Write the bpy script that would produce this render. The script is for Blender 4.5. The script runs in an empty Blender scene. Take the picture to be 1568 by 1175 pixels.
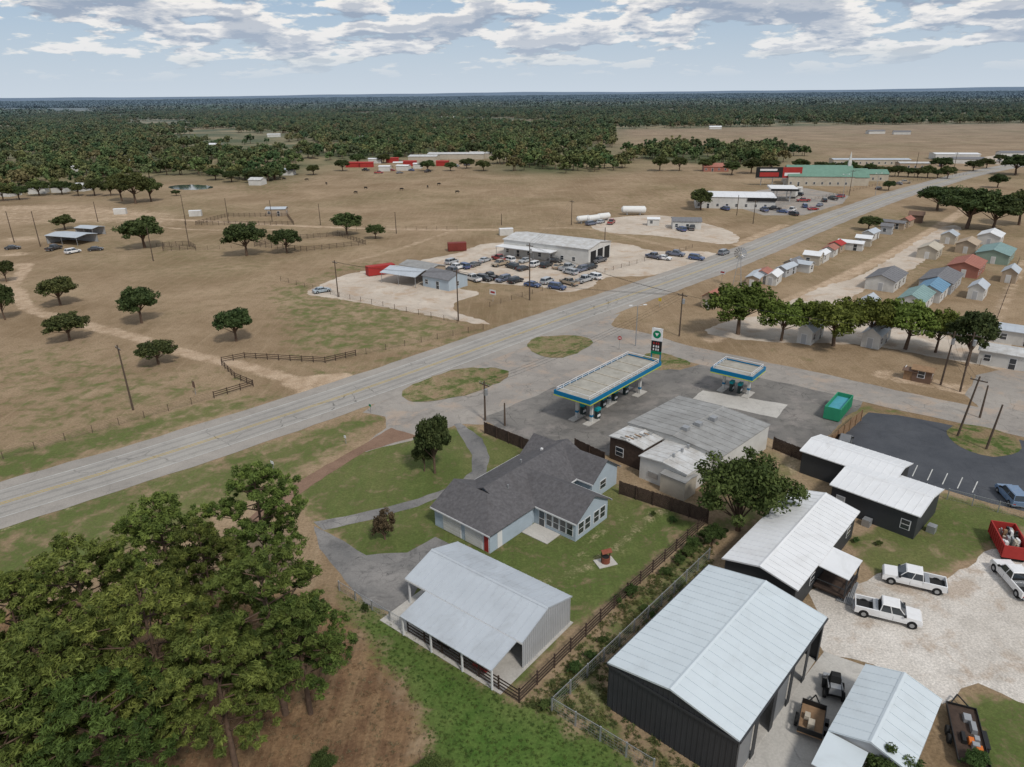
import bpy, bmesh, math, random
import numpy as np
from mathutils import Vector, Matrix, geometry
random.seed(7); rng=np.random.default_rng(7)
scene=bpy.context.scene
R=math.radians
# ---------------------------------------------------------------- survey of the ground (photogrammetry -> metres)
CH=48.0; FPX=1087.0
ROT=Matrix.Rotation(R(90-22.3),3,'X')@Matrix.Rotation(R(-0.6),3,'Z')
def P(u,v,z=0.0):
    d=ROT@Vector(((u-784)/FPX,-(v-587.5)/FPX,-1.0))
    dz=min(d.z,-0.0022)
    t=(z-CH)/dz
    return Vector((d.x*t,d.y*t,z))
def depth(p): return (ROT.transposed()@(Vector(p)-Vector((0,0,CH)))).z*-1
def V2(a): return Vector((math.cos(R(a)),math.sin(R(a)),0))

# ---------------------------------------------------------------- materials
def nd(nt,t,**k):
    n=nt.nodes.new(t)
    for a,b in k.items(): setattr(n,a,b)
    return n
def lk(nt,a,b): nt.links.new(a,b)
def newmat(name):
    m=bpy.data.materials.new(name); m.use_nodes=True
    nt=m.node_tree; b=nt.nodes['Principled BSDF']; return m,nt,b
def noise(nt,scale,detail=5,rough=.6,vec=None,dist=0):
    n=nd(nt,'ShaderNodeTexNoise'); n.inputs['Scale'].default_value=scale; n.inputs['Detail'].default_value=detail
    n.inputs['Roughness'].default_value=rough; n.inputs['Distortion'].default_value=dist
    if vec is None: vec=nd(nt,'ShaderNodeNewGeometry').outputs['Position']
    lk(nt,vec,n.inputs['Vector']); return n.outputs['Fac']
def mathn(nt,op,a,b=0,c=None,clamp=False):
    n=nd(nt,'ShaderNodeMath',operation=op,use_clamp=clamp)
    for i,x in enumerate((a,b,c)):
        if x is None: continue
        if isinstance(x,(int,float)): n.inputs[i].default_value=x
        else: lk(nt,x,n.inputs[i])
    return n.outputs[0]
def mrange(nt,x,a,b,c=0,d=1,smooth=False):
    n=nd(nt,'ShaderNodeMapRange'); 
    if smooth: n.interpolation_type='SMOOTHSTEP'
    lk(nt,x,n.inputs[0])
    for i,q in zip((1,2,3,4),(a,b,c,d)): n.inputs[i].default_value=q
    return n.outputs[0]
def mix(nt,f,a,b,mode='MIX'):
    n=nd(nt,'ShaderNodeMix',data_type='RGBA',blend_type=mode)
    if isinstance(f,(int,float)): n.inputs[0].default_value=f
    else: lk(nt,f,n.inputs[0])
    for i,x in ((6,a),(7,b)):
        if isinstance(x,tuple): n.inputs[i].default_value=(x+(1,))[:4]
        else: lk(nt,x,n.inputs[i])
    return n.outputs[2]
def grey(nt,f):
    cc=nd(nt,'ShaderNodeCombineColor')
    for i in range(3): lk(nt,f,cc.inputs[i])
    return cc.outputs[0]
MATS={}
def M(name,col,rough=.8,amt=.25,sc=1.5,metal=0,col2=None,bump=0,spec=.3,grime=0):
    if name in MATS: return MATS[name]
    m,nt,b=newmat(name)
    f=mrange(nt,noise(nt,sc,4,.65),.3,.7)
    c2=col2 or tuple(c*(1-amt) for c in col)
    c=mix(nt,f,tuple(c2),tuple(col))
    if grime:
        g=mrange(nt,noise(nt,.35,6,.72,None,.8),.5,.75,0,grime); c=mix(nt,g,c,tuple(x*.45 for x in (col[0],col[1]*.93,col[2]*.85)))
    lk(nt,c,b.inputs['Base Color']); b.inputs['Roughness'].default_value=rough; b.inputs['Metallic'].default_value=metal
    b.inputs['Specular IOR Level'].default_value=spec
    if bump:
        bn=nd(nt,'ShaderNodeBump'); bn.inputs['Strength'].default_value=bump; bn.inputs['Distance'].default_value=.05
        lk(nt,noise(nt,sc*8,3),bn.inputs['Height']); lk(nt,bn.outputs[0],b.inputs['Normal'])
    MATS[name]=m; return m
def paved(name,c1,c2,crack=.5,crs=.28,stain=.3,fine=.12,patch=None):
    m,nt,b=newmat(name)
    pos=nd(nt,'ShaderNodeNewGeometry').outputs['Position']
    f=mrange(nt,noise(nt,.09,5,.65,pos),.32,.68)
    c=mix(nt,f,c1,c2)
    st=mrange(nt,noise(nt,.5,5,.7,pos,.6),.5,.78)
    c=mix(nt,mathn(nt,'MULTIPLY',st,stain),c,tuple(x*.45 for x in c1))
    if patch:
        ps=mrange(nt,noise(nt,.16,5,.7,pos,.3),.52,.62)
        c=mix(nt,mathn(nt,'MULTIPLY',ps,.7),c,patch)
    c=mix(nt,1.0,c,grey(nt,mrange(nt,noise(nt,5,3,.7,pos),.3,.7,1-fine,1+fine)),'MULTIPLY')
    if crack:
        wv=nd(nt,'ShaderNodeVectorMath',operation='ADD')
        nz=nd(nt,'ShaderNodeTexNoise'); nz.inputs['Scale'].default_value=.5; nz.inputs['Detail'].default_value=3; lk(nt,pos,nz.inputs['Vector'])
        sc=nd(nt,'ShaderNodeVectorMath',operation='SCALE'); sc.inputs['Scale'].default_value=1.6; lk(nt,nz.outputs['Color'],sc.inputs[0])
        lk(nt,pos,wv.inputs[0]); lk(nt,sc.outputs[0],wv.inputs[1])
        vo=nd(nt,'ShaderNodeTexVoronoi',feature='DISTANCE_TO_EDGE'); vo.inputs['Scale'].default_value=crs; lk(nt,wv.outputs[0],vo.inputs['Vector'])
        k=mrange(nt,vo.outputs['Distance'],.003,.014,1,0)
        gate=mrange(nt,noise(nt,.12,3,.6,pos),.45,.62)
        k=mathn(nt,'MULTIPLY',mathn(nt,'MULTIPLY',k,gate),crack)
        c=mix(nt,k,c,tuple(x*.3 for x in c1))
    lk(nt,c,b.inputs['Base Color']); b.inputs['Roughness'].default_value=.9; b.inputs['Specular IOR Level'].default_value=.2
    return m
ASPH_HW=paved('highway_shoulder',(.27,.25,.225),(.35,.32,.285),.3,.2,.35)
ASPH_L=paved('highway_lanes',(.30,.283,.26),(.36,.34,.31),.75,.11,.25)
ASPH_J=paved('old_asphalt',(.24,.22,.20),(.34,.31,.275),.5,.22,.5,patch=(.38,.30,.235))
ASPH_G=paved('forecourt_asphalt',(.12,.115,.11),(.23,.215,.195),.7,.25,.7,patch=(.26,.235,.215))
ASPH_P=paved('parking_asphalt',(.05,.055,.065),(.09,.095,.105),.3,.2,.3)
ASPH_D=paved('driveway_asphalt',(.12,.12,.12),(.29,.275,.26),.9,.5,.8)
GRAV=paved('white_gravel',(.42,.38,.33),(.62,.58,.53),0,1,.45,.3,patch=(.37,.29,.22))
GRAV2=paved('tan_gravel',(.43,.36,.29),(.57,.50,.42),0,1,.4,.2,patch=(.40,.29,.20))
DIRT=paved('red_dirt',(.18,.11,.075),(.26,.17,.12),0,1,.4,.2)
CONC=paved('concrete',(.40,.38,.35),(.52,.5,.46),.3,.3,.4,.1)
WEAR=paved('tyre_worn_asphalt',(.25,.237,.22),(.31,.295,.27),0,.2,.3)
YEL=M('yellow_line',(.55,.38,.06),.8,.35,.8); WHL=M('white_line',(.6,.6,.57),.8,.4,.8)
# ---------------------------------------------------------------- mesh builder
COL=scene.collection
class Model:
    def __init__(s,name,o=(0,0,0),ex=(1,0,0),ey=None):
        s.name=name; s.o=Vector(o); s.ex=Vector(ex).normalized()
        s.ey=Vector(ey).normalized() if ey is not None else Vector((-s.ex.y,s.ex.x,0)); s.p={}
    def part(s,n): return s.p.setdefault(n,([],[],[],[]))
    def w(s,q): return s.ex*q[0]+s.ey*q[1]+Vector((0,0,q[2]))
    def face(s,part,mat,pts):
        v,f,mi,ms=s.part(part); b=len(v); v.extend(s.w(q) for q in pts)
        if mat not in ms: ms.append(mat)
        f.append(tuple(range(b,b+len(pts)))); mi.append(ms.index(mat))
    def solid(s,part,mat,bot,top):
        v,f,mi,ms=s.part(part); b=len(v); n=len(bot); v.extend(s.w(q) for q in bot); v.extend(s.w(q) for q in top)
        if mat not in ms: ms.append(mat)
        k=ms.index(mat); f.append(tuple(range(b+n-1,b-1,-1))); f.append(tuple(range(b+n,b+2*n)))
        for i in range(n):
            j=(i+1)%n; f.append((b+i,b+j,b+n+j,b+n+i))
        mi.extend([k]*(n+2))
    def box(s,part,mat,x0,x1,y0,y1,z0,z1,tx=0,ty=0):
        s.solid(part,mat,[(x0,y0,z0),(x1,y0,z0),(x1,y1,z0),(x0,y1,z0)],[(x0+tx,y0+ty,z1),(x1-tx,y0+ty,z1),(x1-tx,y1-ty,z1),(x0+tx,y1-ty,z1)])
    def slab(s,part,mat,pts,t=.12): s.solid(part,mat,[(a,b,c-t) for a,b,c in pts],pts)
    def cyl(s,part,mat,p0,p1,r0,r1=None,n=10):
        r1=r0 if r1 is None else r1
        p0=Vector(p0);p1=Vector(p1);d=(p1-p0).normalized(); a=d.orthogonal().normalized(); c=d.cross(a)
        ring=lambda p,r:[tuple(p+a*math.cos(2*math.pi*i/n)*r+c*math.sin(2*math.pi*i/n)*r) for i in range(n)]
        s.solid(part,mat,ring(p0,r0),ring(p1,r1))
    def mesh(s,part,name=None):
        v,f,mi,ms=s.p[part]; me=bpy.data.meshes.new(name or part); me.from_pydata([tuple(x) for x in v],[],f)
        for m in ms: me.materials.append(m)
        me.polygons.foreach_set('material_index',mi)
        bm=bmesh.new(); bm.from_mesh(me); bmesh.ops.recalc_face_normals(bm,faces=bm.faces); bm.to_mesh(me); bm.free(); return me
    def done(s):
        if len(s.p)==1:
            k=list(s.p)[0]; ob=bpy.data.objects.new(s.name,s.mesh(k,s.name)); ob.location=s.o; COL.objects.link(ob); return ob
        e=bpy.data.objects.new(s.name,None); e.location=s.o; COL.objects.link(e)
        for k in s.p:
            ob=bpy.data.objects.new(k,s.mesh(k)); ob.parent=e; COL.objects.link(ob)
        return e
# ---------------------------------------------------------------- flat sheets
def catmull(pts,step=3.0,closed=False):
    n=len(pts); out=[]
    rngi=range(n) if closed else range(n-1)
    for i in rngi:
        if closed: p0,p1,p2,p3=pts[(i-1)%n],pts[i],pts[(i+1)%n],pts[(i+2)%n]
        else: p0,p1,p2,p3=pts[max(i-1,0)],pts[i],pts[i+1],pts[min(i+2,n-1)]
        k=max(1,min(60,int((p2-p1).length/step)))
        for j in range(k):
            t=j/k; out.append(.5*((2*p1)+(p2-p0)*t+(2*p0-5*p1+4*p2-p3)*t*t+(3*p1-p0-3*p2+p3)*t**3))
    if not closed: out.append(pts[-1])
    return out
def up(me):
    bm=bmesh.new(); bm.from_mesh(me)
    for f in bm.faces:
        f.normal_update()
        if f.normal.z<0: f.normal_flip()
    bm.to_mesh(me); bm.free()
def sheet(name,px,z,mat,smooth=False,jit=.15):
    pts=[P(*q) for q in px]
    if smooth: pts=catmull(pts,1.2,True)
    else:
        o=[]
        for i in range(len(pts)):
            a,b=pts[i],pts[(i+1)%len(pts)]; k=max(1,min(80,int((b-a).length/1.2)))
            o+= [a.lerp(b,j/k) for j in range(k)]
        pts=o
    pts=[Vector((p.x+random.uniform(-jit,jit),p.y+random.uniform(-jit,jit),z)) for p in pts]
    tri=geometry.tessellate_polygon([pts])
    me=bpy.data.meshes.new(name); me.from_pydata([tuple(p) for p in pts],[],[tuple(t) for t in tri]); up(me)
    me.materials.append(mat); ob=bpy.data.objects.new(name,me); COL.objects.link(ob); return ob
def ribbon(name,pts,off,w,z,mat,jit=0):
    vs=[];fs=[]
    n=len(pts)
    for i,p in enumerate(pts):
        a=pts[max(i-1,0)];b=pts[min(i+1,n-1)]; t=(b-a);t.z=0;t.normalize(); nn=Vector((-t.y,t.x,0))
        j1,j2=(random.uniform(-jit,jit),random.uniform(-jit,jit))
        for o in (off-w/2+j1,off+w/2+j2): q=p+nn*o; vs.append((q.x,q.y,z))
    for i in range(n-1): fs.append((2*i,2*i+2,2*i+3,2*i+1))
    me=bpy.data.meshes.new(name); me.from_pydata(vs,[],fs); me.materials.append(mat); up(me)
    ob=bpy.data.objects.new(name,me); COL.objects.link(ob); return ob
HW=catmull([P(*q) for q in [(-260,852),(0,772),(200,712),(400,648),(600,581),(830,499),(960,454),(1130,393),(1300,325),(1420,285),(1568,251),(1850,205)]],3)
ribbon('highway',HW,0,13.4,.030,ASPH_HW,jit=.22)
ribbon('highway_lanes',HW,0,7.9,.036,ASPH_L,jit=.05)
for o in (-2.8,-1.1,1.1,2.8): ribbon('tyre_track',HW,o,.55,.040,WEAR,jit=.15)
for o in (-.22,.22): ribbon('yellow_centre_line',HW,o,.13,.046,YEL)
for o in (-3.9,3.9): ribbon('white_edge_line',HW,o,.13,.046,WHL)
SR=catmull([P(*q) for q in [(900,505),(960,515),(1040,538),(1140,560),(1260,586),(1400,618),(1568,654),(1800,705)]],3)
ribbon('side_road',SR,0,8.6,.020,ASPH_J,jit=.2)
sheet('road_junction',[(555,632),(600,600),(760,545),(900,490),(950,480),(935,497),(950,508),(1000,520),(1060,535),(1060,548),(1010,560),(960,560),(900,580),(850,600),(800,615),(740,650),(700,650),(640,672),(560,692),(545,690),(592,655),(590,638)],.010,ASPH_J)
sheet('forecourt',[(742,640),(800,615),(855,590),(900,570),(1040,566),(1100,552),(1200,576),(1330,606),(1318,622),(1240,690),(1180,672),(1060,640),(960,700),(835,688),(742,645)],.015,ASPH_G,jit=.3)
sheet('forecourt_slab',[(1060,612),(1075,598),(1205,620),(1190,640),(1150,632)],.024,CONC)
sheet('frontage_road',[(598,655),(640,668),(560,692),(500,728),(452,762),(405,800),(372,800),(440,748),(500,712),(548,686)],.018,DIRT)
sheet('house_driveway',[(695,650),(705,648),(738,672),(750,700),(742,730),(700,752),(640,775),(570,796),(495,812),(480,800),(545,788),(640,764),(700,742),(722,722),(722,697),(708,672)],.014,ASPH_D,jit=.1)
sheet('house_driveway',[(480,806),(515,822),(560,850),(625,846),(668,822),(700,840),(760,868),(640,900),(615,945),(560,925),(520,880),(488,840)],.014,ASPH_D,jit=.12)
sheet('parking_lot',[(1298,655),(1330,632),(1375,636),(1440,648),(1600,682),(1600,790),(1520,772),(1440,748),(1330,716),(1285,690)],.014,ASPH_P,jit=.06)
sheet('gravel_yard',[(1240,905),(1330,890),(1370,868),(1450,885),(1490,860),(1520,840),(1620,860),(1620,1075),(1500,1050),(1440,1075),(1340,1020),(1262,1000),(1262,960)],.014,GRAV,True,.3)
sheet('concrete_apron',[(1262,998),(1330,1022),(1290,1090),(1240,1190),(1130,1190),(1190,1090)],.020,CONC,jit=.02)
sheet('gravel_lot',[(470,448),(520,424),(560,415),(600,412),(700,440),(735,450),(700,462),(700,478),(745,492),(740,497),(640,480),(560,465),(500,455)],.012,GRAV2,True,.5)
sheet('dealer_lot',[(640,402),(700,388),(760,372),(940,372),(1000,384),(1085,386),(1090,396),(1010,420),(930,425),(905,440),(860,448),(830,440),(730,432),(690,420)],.012,GRAV2,True,.5)
sheet('store_lot',[(1110,312),(1160,292),(1215,285),(1300,300),(1290,312),(1230,330),(1170,330)],.012,ASPH_J)
sheet('gravel_lot',[(905,345),(930,335),(1010,330),(1090,345),(1130,362),(1110,374),(1010,362),(930,356)],.012,GRAV2,True,.5)
sheet('gravel_lot',[(1080,505),(1150,485),(1230,492),(1500,500),(1560,570),(1500,560),(1330,530),(1200,525),(1120,518)],.012,GRAV2,True,.5)
sheet('gravel_lot',[(1200,470),(1260,440),(1330,415),(1440,350),(1470,352),(1400,410),(1330,440),(1280,470)],.013,GRAV2,True,.5)
sheet('side_parking',[(1495,575),(1540,565),(1620,580),(1620,660),(1500,625),(1478,605)],.013,ASPH_J)
sheet('dealer_lot',[(1480,245),(1560,232),(1700,225),(1700,236),(1530,252)],.012,GRAV2)
# ---------------------------------------------------------------- ground
xs=np.concatenate([-np.geomspace(30000,150,60)[:-1],np.arange(-150,200,.85),np.geomspace(200,30000,60)])
ys=np.concatenate([[-3000,-500,-100,0],np.arange(28,330,.85),np.geomspace(331,40000,150)])
GX,GY=np.meshgrid(xs,ys); gx=GX.ravel(); gy=GY.ravel()
def sdist(poly,closed=True):
    n=len(poly); d=np.full(gx.shape,1e18); ins=np.zeros(gx.shape,bool)
    for i in range(n if closed else n-1):
        x1,y1=poly[i]; x2,y2=poly[(i+1)%n]; ex,ey=x2-x1,y2-y1
        t=np.clip(((gx-x1)*ex+(gy-y1)*ey)/(ex*ex+ey*ey+1e-9),0,1)
        d=np.minimum(d,(gx-x1-t*ex)**2+(gy-y1-t*ey)**2)
        if closed:
            c=((y1>gy)!=(y2>gy)); xi=x1+(gy-y1)*ex/(ey if abs(ey)>1e-9 else 1e-9); ins^=c&(gx<xi)
    d=np.sqrt(d)
    return np.where(ins,d,-d) if closed else d
def W(px): return [tuple(P(*q).xy) for q in px]
def zone(px,s=1,soft=1.5): return np.clip(sdist(W(px))/soft*.5+.5,0,1)*s
def line(px,w,s=1,soft=1.0):
    pts=[tuple(p.xy) for p in catmull([P(*q) for q in px],6)]
    return np.clip((w/2-sdist(pts,False))/soft*.5+.5,0,1)*s
LAWNF=[(510,905),(600,945),(790,1078),(850,1090),(985,1175),(1020,1260),(650,1260),(650,1100),(570,985)]
CORR=[(1080,815),(960,915),(800,1080),(850,1095),(1030,1200),(1100,1200),(940,1090),(930,1010),(1095,865)]
BRWN=[(-300,900),(0,930),(300,900),(500,915),(580,985),(650,1090),(660,1260),(-300,1260)]
green=np.zeros(gx.shape)
for px,s,so in [
 ([(-300,860),(0,790),(560,632),(592,640),(548,680),(440,745),(330,800),(0,930),(-300,1000)],.62,3),
 ([(-100,780),(0,745),(440,610),(430,598),(330,612),(0,690),(-100,720)],.62,3),
 ([(440,745),(595,665),(700,655),(720,650),(835,690),(960,750),(1080,800),(960,905),(880,960),(790,1075),(600,940),(560,900),(480,800)],.74,1.5),
 (LAWNF,1,2.5),(CORR,.55,1),
 ([(400,440),(470,430),(640,478),(740,500),(640,535),(520,550),(430,545)],.5,6),
 ([(-50,540),(120,520),(300,560),(420,590),(300,625),(0,710),(-50,710)],.42,10),
 ([(430,560),(520,560),(640,525),(740,500),(740,515),(640,555),(500,600)],.4,4),
 ([(1290,830),(1440,750),(1600,800),(1500,850),(1440,880),(1340,885)],.72,1),
 ([(940,492),(1090,522),(1200,545),(1360,578),(1440,590),(1300,560),(1100,510)],.35,4),
 ([(1480,1060),(1620,1080),(1620,1260),(1480,1260)],.75,1),
 ([(1180,690),(1240,700),(1210,770),(1110,830),(1090,800)],.55,1.5),
 ([(1300,625),(1330,620),(1440,640),(1330,632),(1296,652)],.5,1),
 ([(440,430),(520,402),(640,395),(620,405),(530,420),(470,450)],.45,6),
 ([(-200,430),(60,440),(130,470),(40,480),(-200,470)],.3,10),
 ([(860,300),(1060,275),(1200,290),(1060,330),(900,335)],.28,15),
 ([(1130,400),(1200,385),(1400,320),(1380,340),(1180,410)],.35,6),
 ([(330,275),(500,270),(460,300),(330,300)],.35,15),
 ]: green=np.maximum(green,zone(px,s,so))
dirt=np.zeros(gx.shape)
for px,w,s in [
 ([(-120,430),(15,440),(40,470),(100,490),(200,515),(300,545),(380,562),(440,580),(470,600)],4.0,.75),
 ([(15,440),(40,405),(20,380),(70,345),(180,335),(300,338),(430,345),(560,350),(660,352),(760,352)],4.5,.7),
 ([(-100,322),(60,318),(120,320),(230,330)],9,.7),
 ([(180,330),(230,345),(300,352),(420,352)],3,.6),
 ([(540,400),(600,385),(660,365),(700,352)],3.5,.5),
 ([(450,585),(520,578),(470,612)],5,.8),
 ([(1090,520),(1120,500),(1190,470),(1270,435),(1400,370),(1480,320)],5,.7),
 ([(1360,575),(1440,590),(1500,600)],6,.6),
 ([(1130,375),(1160,362),(1200,345)],5,.6),
 ([(830,350),(900,350),(1000,372),(1060,385)],4,.5),
 ([(1490,560),(1530,480),(1568,400)],4,.5),
 ([(820,350),(1020,300),(1200,290)],3,.35),
 ([(-50,505),(60,515),(200,540),(330,575)],1.2,.3),([(40,560),(200,590),(330,600)],1.0,.3),
 ([(870,880),(930,850),(985,800),(1010,780)],2.5,.42),([(800,900),(870,880),(900,830),(960,790)],2,.38),
 ([(520,820),(560,815),(620,800)],1.5,.35),
 ([(-260,900),(0,812),(200,750),(400,685),(548,635)],1.5,.4),([(-260,808),(0,738),(200,680),(400,618),(600,558),(700,522)],1.4,.4),
 ]: dirt=np.maximum(dirt,line(px,w,s))
dirt=np.maximum(dirt,zone([(-100,330),(30,312),(160,312),(300,325),(280,350),(120,345),(-100,350)],.5,10))
dirt=np.maximum(dirt,zone([(1190,668),(1240,690),(1260,700),(1215,740),(1180,700)],.5,1.5))
dirt=np.maximum(dirt,zone([(1085,870),(1000,950),(860,1080),(845,1095),(930,1100),(935,1015),(1090,880)],.35,1))
brown=zone(BRWN,1,4)
brown=np.maximum(brown,zone([(880,270),(1100,270),(1180,285),(1000,330),(860,330)],.3,15))
HF=[(-900,318),(-200,306),(60,294),(150,290),(172,283),(300,266),(330,277),(410,279),(470,264),(520,256),(560,246),(650,242),(750,240),(762,264),(860,269),(960,260),(985,240),(940,224),(940,199),(1300,192),(1600,189),(2300,180),(2300,132),(1568,138),(784,147),(0,155),(-900,164)]
HF2=[(985,246),(1060,250),(1110,258),(1160,260),(1200,250),(1240,238),(1190,229),(1040,226),(960,234)]
def clearing(x,y): return np.sin(x*.0085+1.3)*np.cos(y*.0061+.7)+.7*np.sin(x*.021+y*.013)+.5*np.sin(y*.027-x*.009+2)+.3*np.sin(x*.06)*np.sin(y*.05)
def farclear(x,y): return np.sin(x*.0031+1.3)*np.cos(y*.0028+.7)+.6*np.sin(x*.0053+y*.0047)
forest=np.maximum(zone(HF,1,25),zone(HF2,1,8))
forest=np.maximum(forest,np.where(gy>3500,1,0))
me=bpy.data.meshes.new('ground'); nx,ny=len(xs),len(ys)
co=np.zeros((nx*ny,3)); co[:,0]=gx; co[:,1]=gy
me.vertices.add(nx*ny); me.vertices.foreach_set('co',co.ravel())
ii,jj=np.meshgrid(np.arange(nx-1),np.arange(ny-1)); a=(jj*nx+ii).ravel(); q=np.stack([a,a+1,a+nx+1,a+nx],1)
me.loops.add(q.size); me.loops.foreach_set('vertex_index',q.ravel().astype(np.int32))
me.polygons.add(len(q)); me.polygons.foreach_set('loop_start',np.arange(0,q.size,4,dtype=np.int32)); 
me.update(calc_edges=True)
at=me.color_attributes.new('zones','FLOAT_COLOR','POINT'); at.data.foreach_set('color',np.stack([green,dirt,brown,np.ones_like(green)],1).ravel().astype(np.float32))
at=me.color_attributes.new('zones2','FLOAT_COLOR','POINT'); viv=zone(LAWNF,1,4); at.data.foreach_set('color',np.stack([forest,viv,forest,np.ones_like(green)],1).ravel().astype(np.float32))
HAZE=(.145,.205,.265)  # aerial haze, painted into the base colour of far ground and leaves
def ground_mat(name,use=True):
    m,nt,b=newmat(name)
    pos=nd(nt,'ShaderNodeNewGeometry').outputs['Position']
    n1=noise(nt,.035,6,.66,pos,.4); n2=noise(nt,.35,6,.7,pos,.3); n3=noise(nt,3.2,4,.75,pos); n4=noise(nt,.011,4,.6,pos,.3)
    mp=nd(nt,'ShaderNodeMapping'); mp.inputs['Rotation'].default_value=(0,0,R(-42)); mp.inputs['Scale'].default_value=(.9,.05,1); lk(nt,pos,mp.inputs[0]); n5=noise(nt,1.0,4,.65,mp.outputs[0],.2)
    dry=mix(nt,mrange(nt,n1,.33,.67),(.215,.15,.088),(.355,.262,.17))
    dry=mix(nt,mathn(nt,'MULTIPLY',mrange(nt,n2,.48,.72),.55),dry,(.17,.12,.065))
    dry=mix(nt,mathn(nt,'MULTIPLY',mrange(nt,n5,.5,.7),.35),dry,(.38,.29,.19))
    gp=mathn(nt,'MULTIPLY',mrange(nt,n4,.46,.64),mrange(nt,n2,.35,.62))
    dry=mix(nt,mathn(nt,'MULTIPLY',gp,.5),dry,(.155,.145,.065))
    gr=mix(nt,mrange(nt,n2,.33,.7),(.055,.09,.02),(.13,.15,.05))
    gr=mix(nt,mathn(nt,'MULTIPLY',mrange(nt,n1,.46,.66),.5),gr,(.21,.18,.085))
    gr=mix(nt,mathn(nt,'MULTIPLY',mrange(nt,n5,.5,.72),.35),gr,(.12,.17,.05))
    if use:
        A=nd(nt,'ShaderNodeVertexColor',layer_name='zones'); S=nd(nt,'ShaderNodeSeparateColor'); lk(nt,A.outputs[0],S.inputs[0])
        A2=nd(nt,'ShaderNodeVertexColor',layer_name='zones2'); S2=nd(nt,'ShaderNodeSeparateColor'); lk(nt,A2.outputs[0],S2.inputs[0])
        gr=mix(nt,mathn(nt,'MULTIPLY',S2.outputs[1],.75),gr,mix(nt,mrange(nt,n2,.35,.65),(.04,.11,.015),(.085,.155,.03)))
        pert=mathn(nt,'ADD',mathn(nt,'MULTIPLY',mathn(nt,'SUBTRACT',n2,.5),1.6),mathn(nt,'MULTIPLY',mathn(nt,'SUBTRACT',n3,.5),.6))
        def fac(ch,k=1.0): return mrange(nt,mathn(nt,'ADD',S.outputs[ch],mathn(nt,'MULTIPLY',pert,k)),.3,.75,smooth=True)
        def gate(f,ch): return mathn(nt,'MULTIPLY',f,mrange(nt,S.outputs[ch],.02,.2))
        br=mix(nt,mrange(nt,n2,.35,.65),(.12,.068,.04),(.245,.155,.085))
        br=mix(nt,mathn(nt,'MULTIPLY',mrange(nt,n5,.45,.65),.5),br,(.30,.21,.12))
        c=mix(nt,gate(fac(2,.8),2),dry,br)
        c=mix(nt,gate(fac(0,1.0),0),c,gr)
        dc=mix(nt,mrange(nt,n2,.35,.65),(.36,.26,.17),(.50,.38,.27))
        c=mix(nt,gate(fac(1,.7),1),c,dc)
        fo=mix(nt,mrange(nt,n4,.42,.6),(.09,.10,.045),(.26,.21,.12))
        c=mix(nt,S2.outputs[0],c,fo)
    else: c=mix(nt,mrange(nt,n2,.42,.58),gr,dry)
    c=mix(nt,1.0,c,grey(nt,mrange(nt,n3,.25,.75,.6,1.35)),'MULTIPLY')
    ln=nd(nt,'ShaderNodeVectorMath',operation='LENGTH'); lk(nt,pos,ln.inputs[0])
    c=mix(nt,mrange(nt,ln.outputs['Value'],400,4800,0,.88),c,HAZE)  # painted haze: ground colour turns bluish with distance from the origin
    lk(nt,c,b.inputs['Base Color']); b.inputs['Roughness'].default_value=.95; b.inputs['Specular IOR Level'].default_value=.1
    bn=nd(nt,'ShaderNodeBump'); bn.inputs['Strength'].default_value=.6; bn.inputs['Distance'].default_value=.15; lk(nt,n3,bn.inputs['Height']); lk(nt,bn.outputs[0],b.inputs['Normal'])
    return m
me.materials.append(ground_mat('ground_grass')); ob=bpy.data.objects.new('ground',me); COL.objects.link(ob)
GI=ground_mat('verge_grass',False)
def ell(cx,cy,rx,ry,n=14,sk=0): return [(cx+rx*math.cos(2*math.pi*i/n)+sk*math.sin(2*math.pi*i/n),cy+ry*math.sin(2*math.pi*i/n)) for i in range(n)]
sheet('grass_island',[(808,528),(822,518),(850,514),(890,516),(907,524),(895,536),(860,548),(825,545)],.052,GI,True,.35)
sheet('grass_island',[(617,600),(650,582),(700,566),(760,564),(778,574),(755,590),(700,608),(650,616),(622,612)],.052,GI,True,.35)
sheet('grass_island',[(985,545),(1010,540),(1050,552),(1052,562),(1010,566),(975,558)],.034,GI,True,.35)
sheet('grass_island',[(1450,660),(1470,650),(1520,657),(1560,674),(1558,692),(1520,700),(1470,685)],.034,GI,True)
WATER=M('pond_water',(.03,.06,.055),.08,.1,.2,spec=.8)
sheet('pond',ell(292,287,34,4.0,16),.02,WATER,True,.5)
for i in range(9):
    a=P(1305+i*23,705+i*6.2);b=P(1313+i*23,688+i*6.2)
    ribbon('parking_stripe',[a,b],0,.12,.03,WHL)
# ---------------------------------------------------------------- buildings
ROOFW=M('white_metal_roof',(.72,.73,.74),.45,.07,.25,spec=.4,grime=.25)
ROOFG=M('galvanised_roof',(.50,.54,.58),.4,.12,.3,.15,grime=.3)
ROOFL=M('light_steel_roof',(.60,.66,.69),.4,.07,.3,.1,grime=.22)
ROOFO=M('weathered_metal_roof',(.36,.36,.35),.6,.35,.35,.1,col2=(.22,.215,.205),grime=.55)
ROOFB=M('bright_weathered_roof',(.62,.63,.63),.5,.3,.6,.1,col2=(.42,.40,.37),grime=.5)
SHING=M('asphalt_shingle',(.13,.125,.13),.95,.4,2.5,bump=.5,grime=.35)
SHING2=M('grey_shingle',(.2,.2,.21),.95,.3,1.5)
DARKW=M('charcoal_siding',(.045,.048,.052),.6,.2,.5)
BLUEW=M('blue_grey_siding',(.40,.47,.53),.8,.12,.5,grime=.2)
GREYW=M('grey_metal_wall',(.42,.43,.44),.5,.1,.5,grime=.25)
WHITEW=M('white_wall',(.60,.59,.56),.8,.15,.6,grime=.35)
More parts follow.
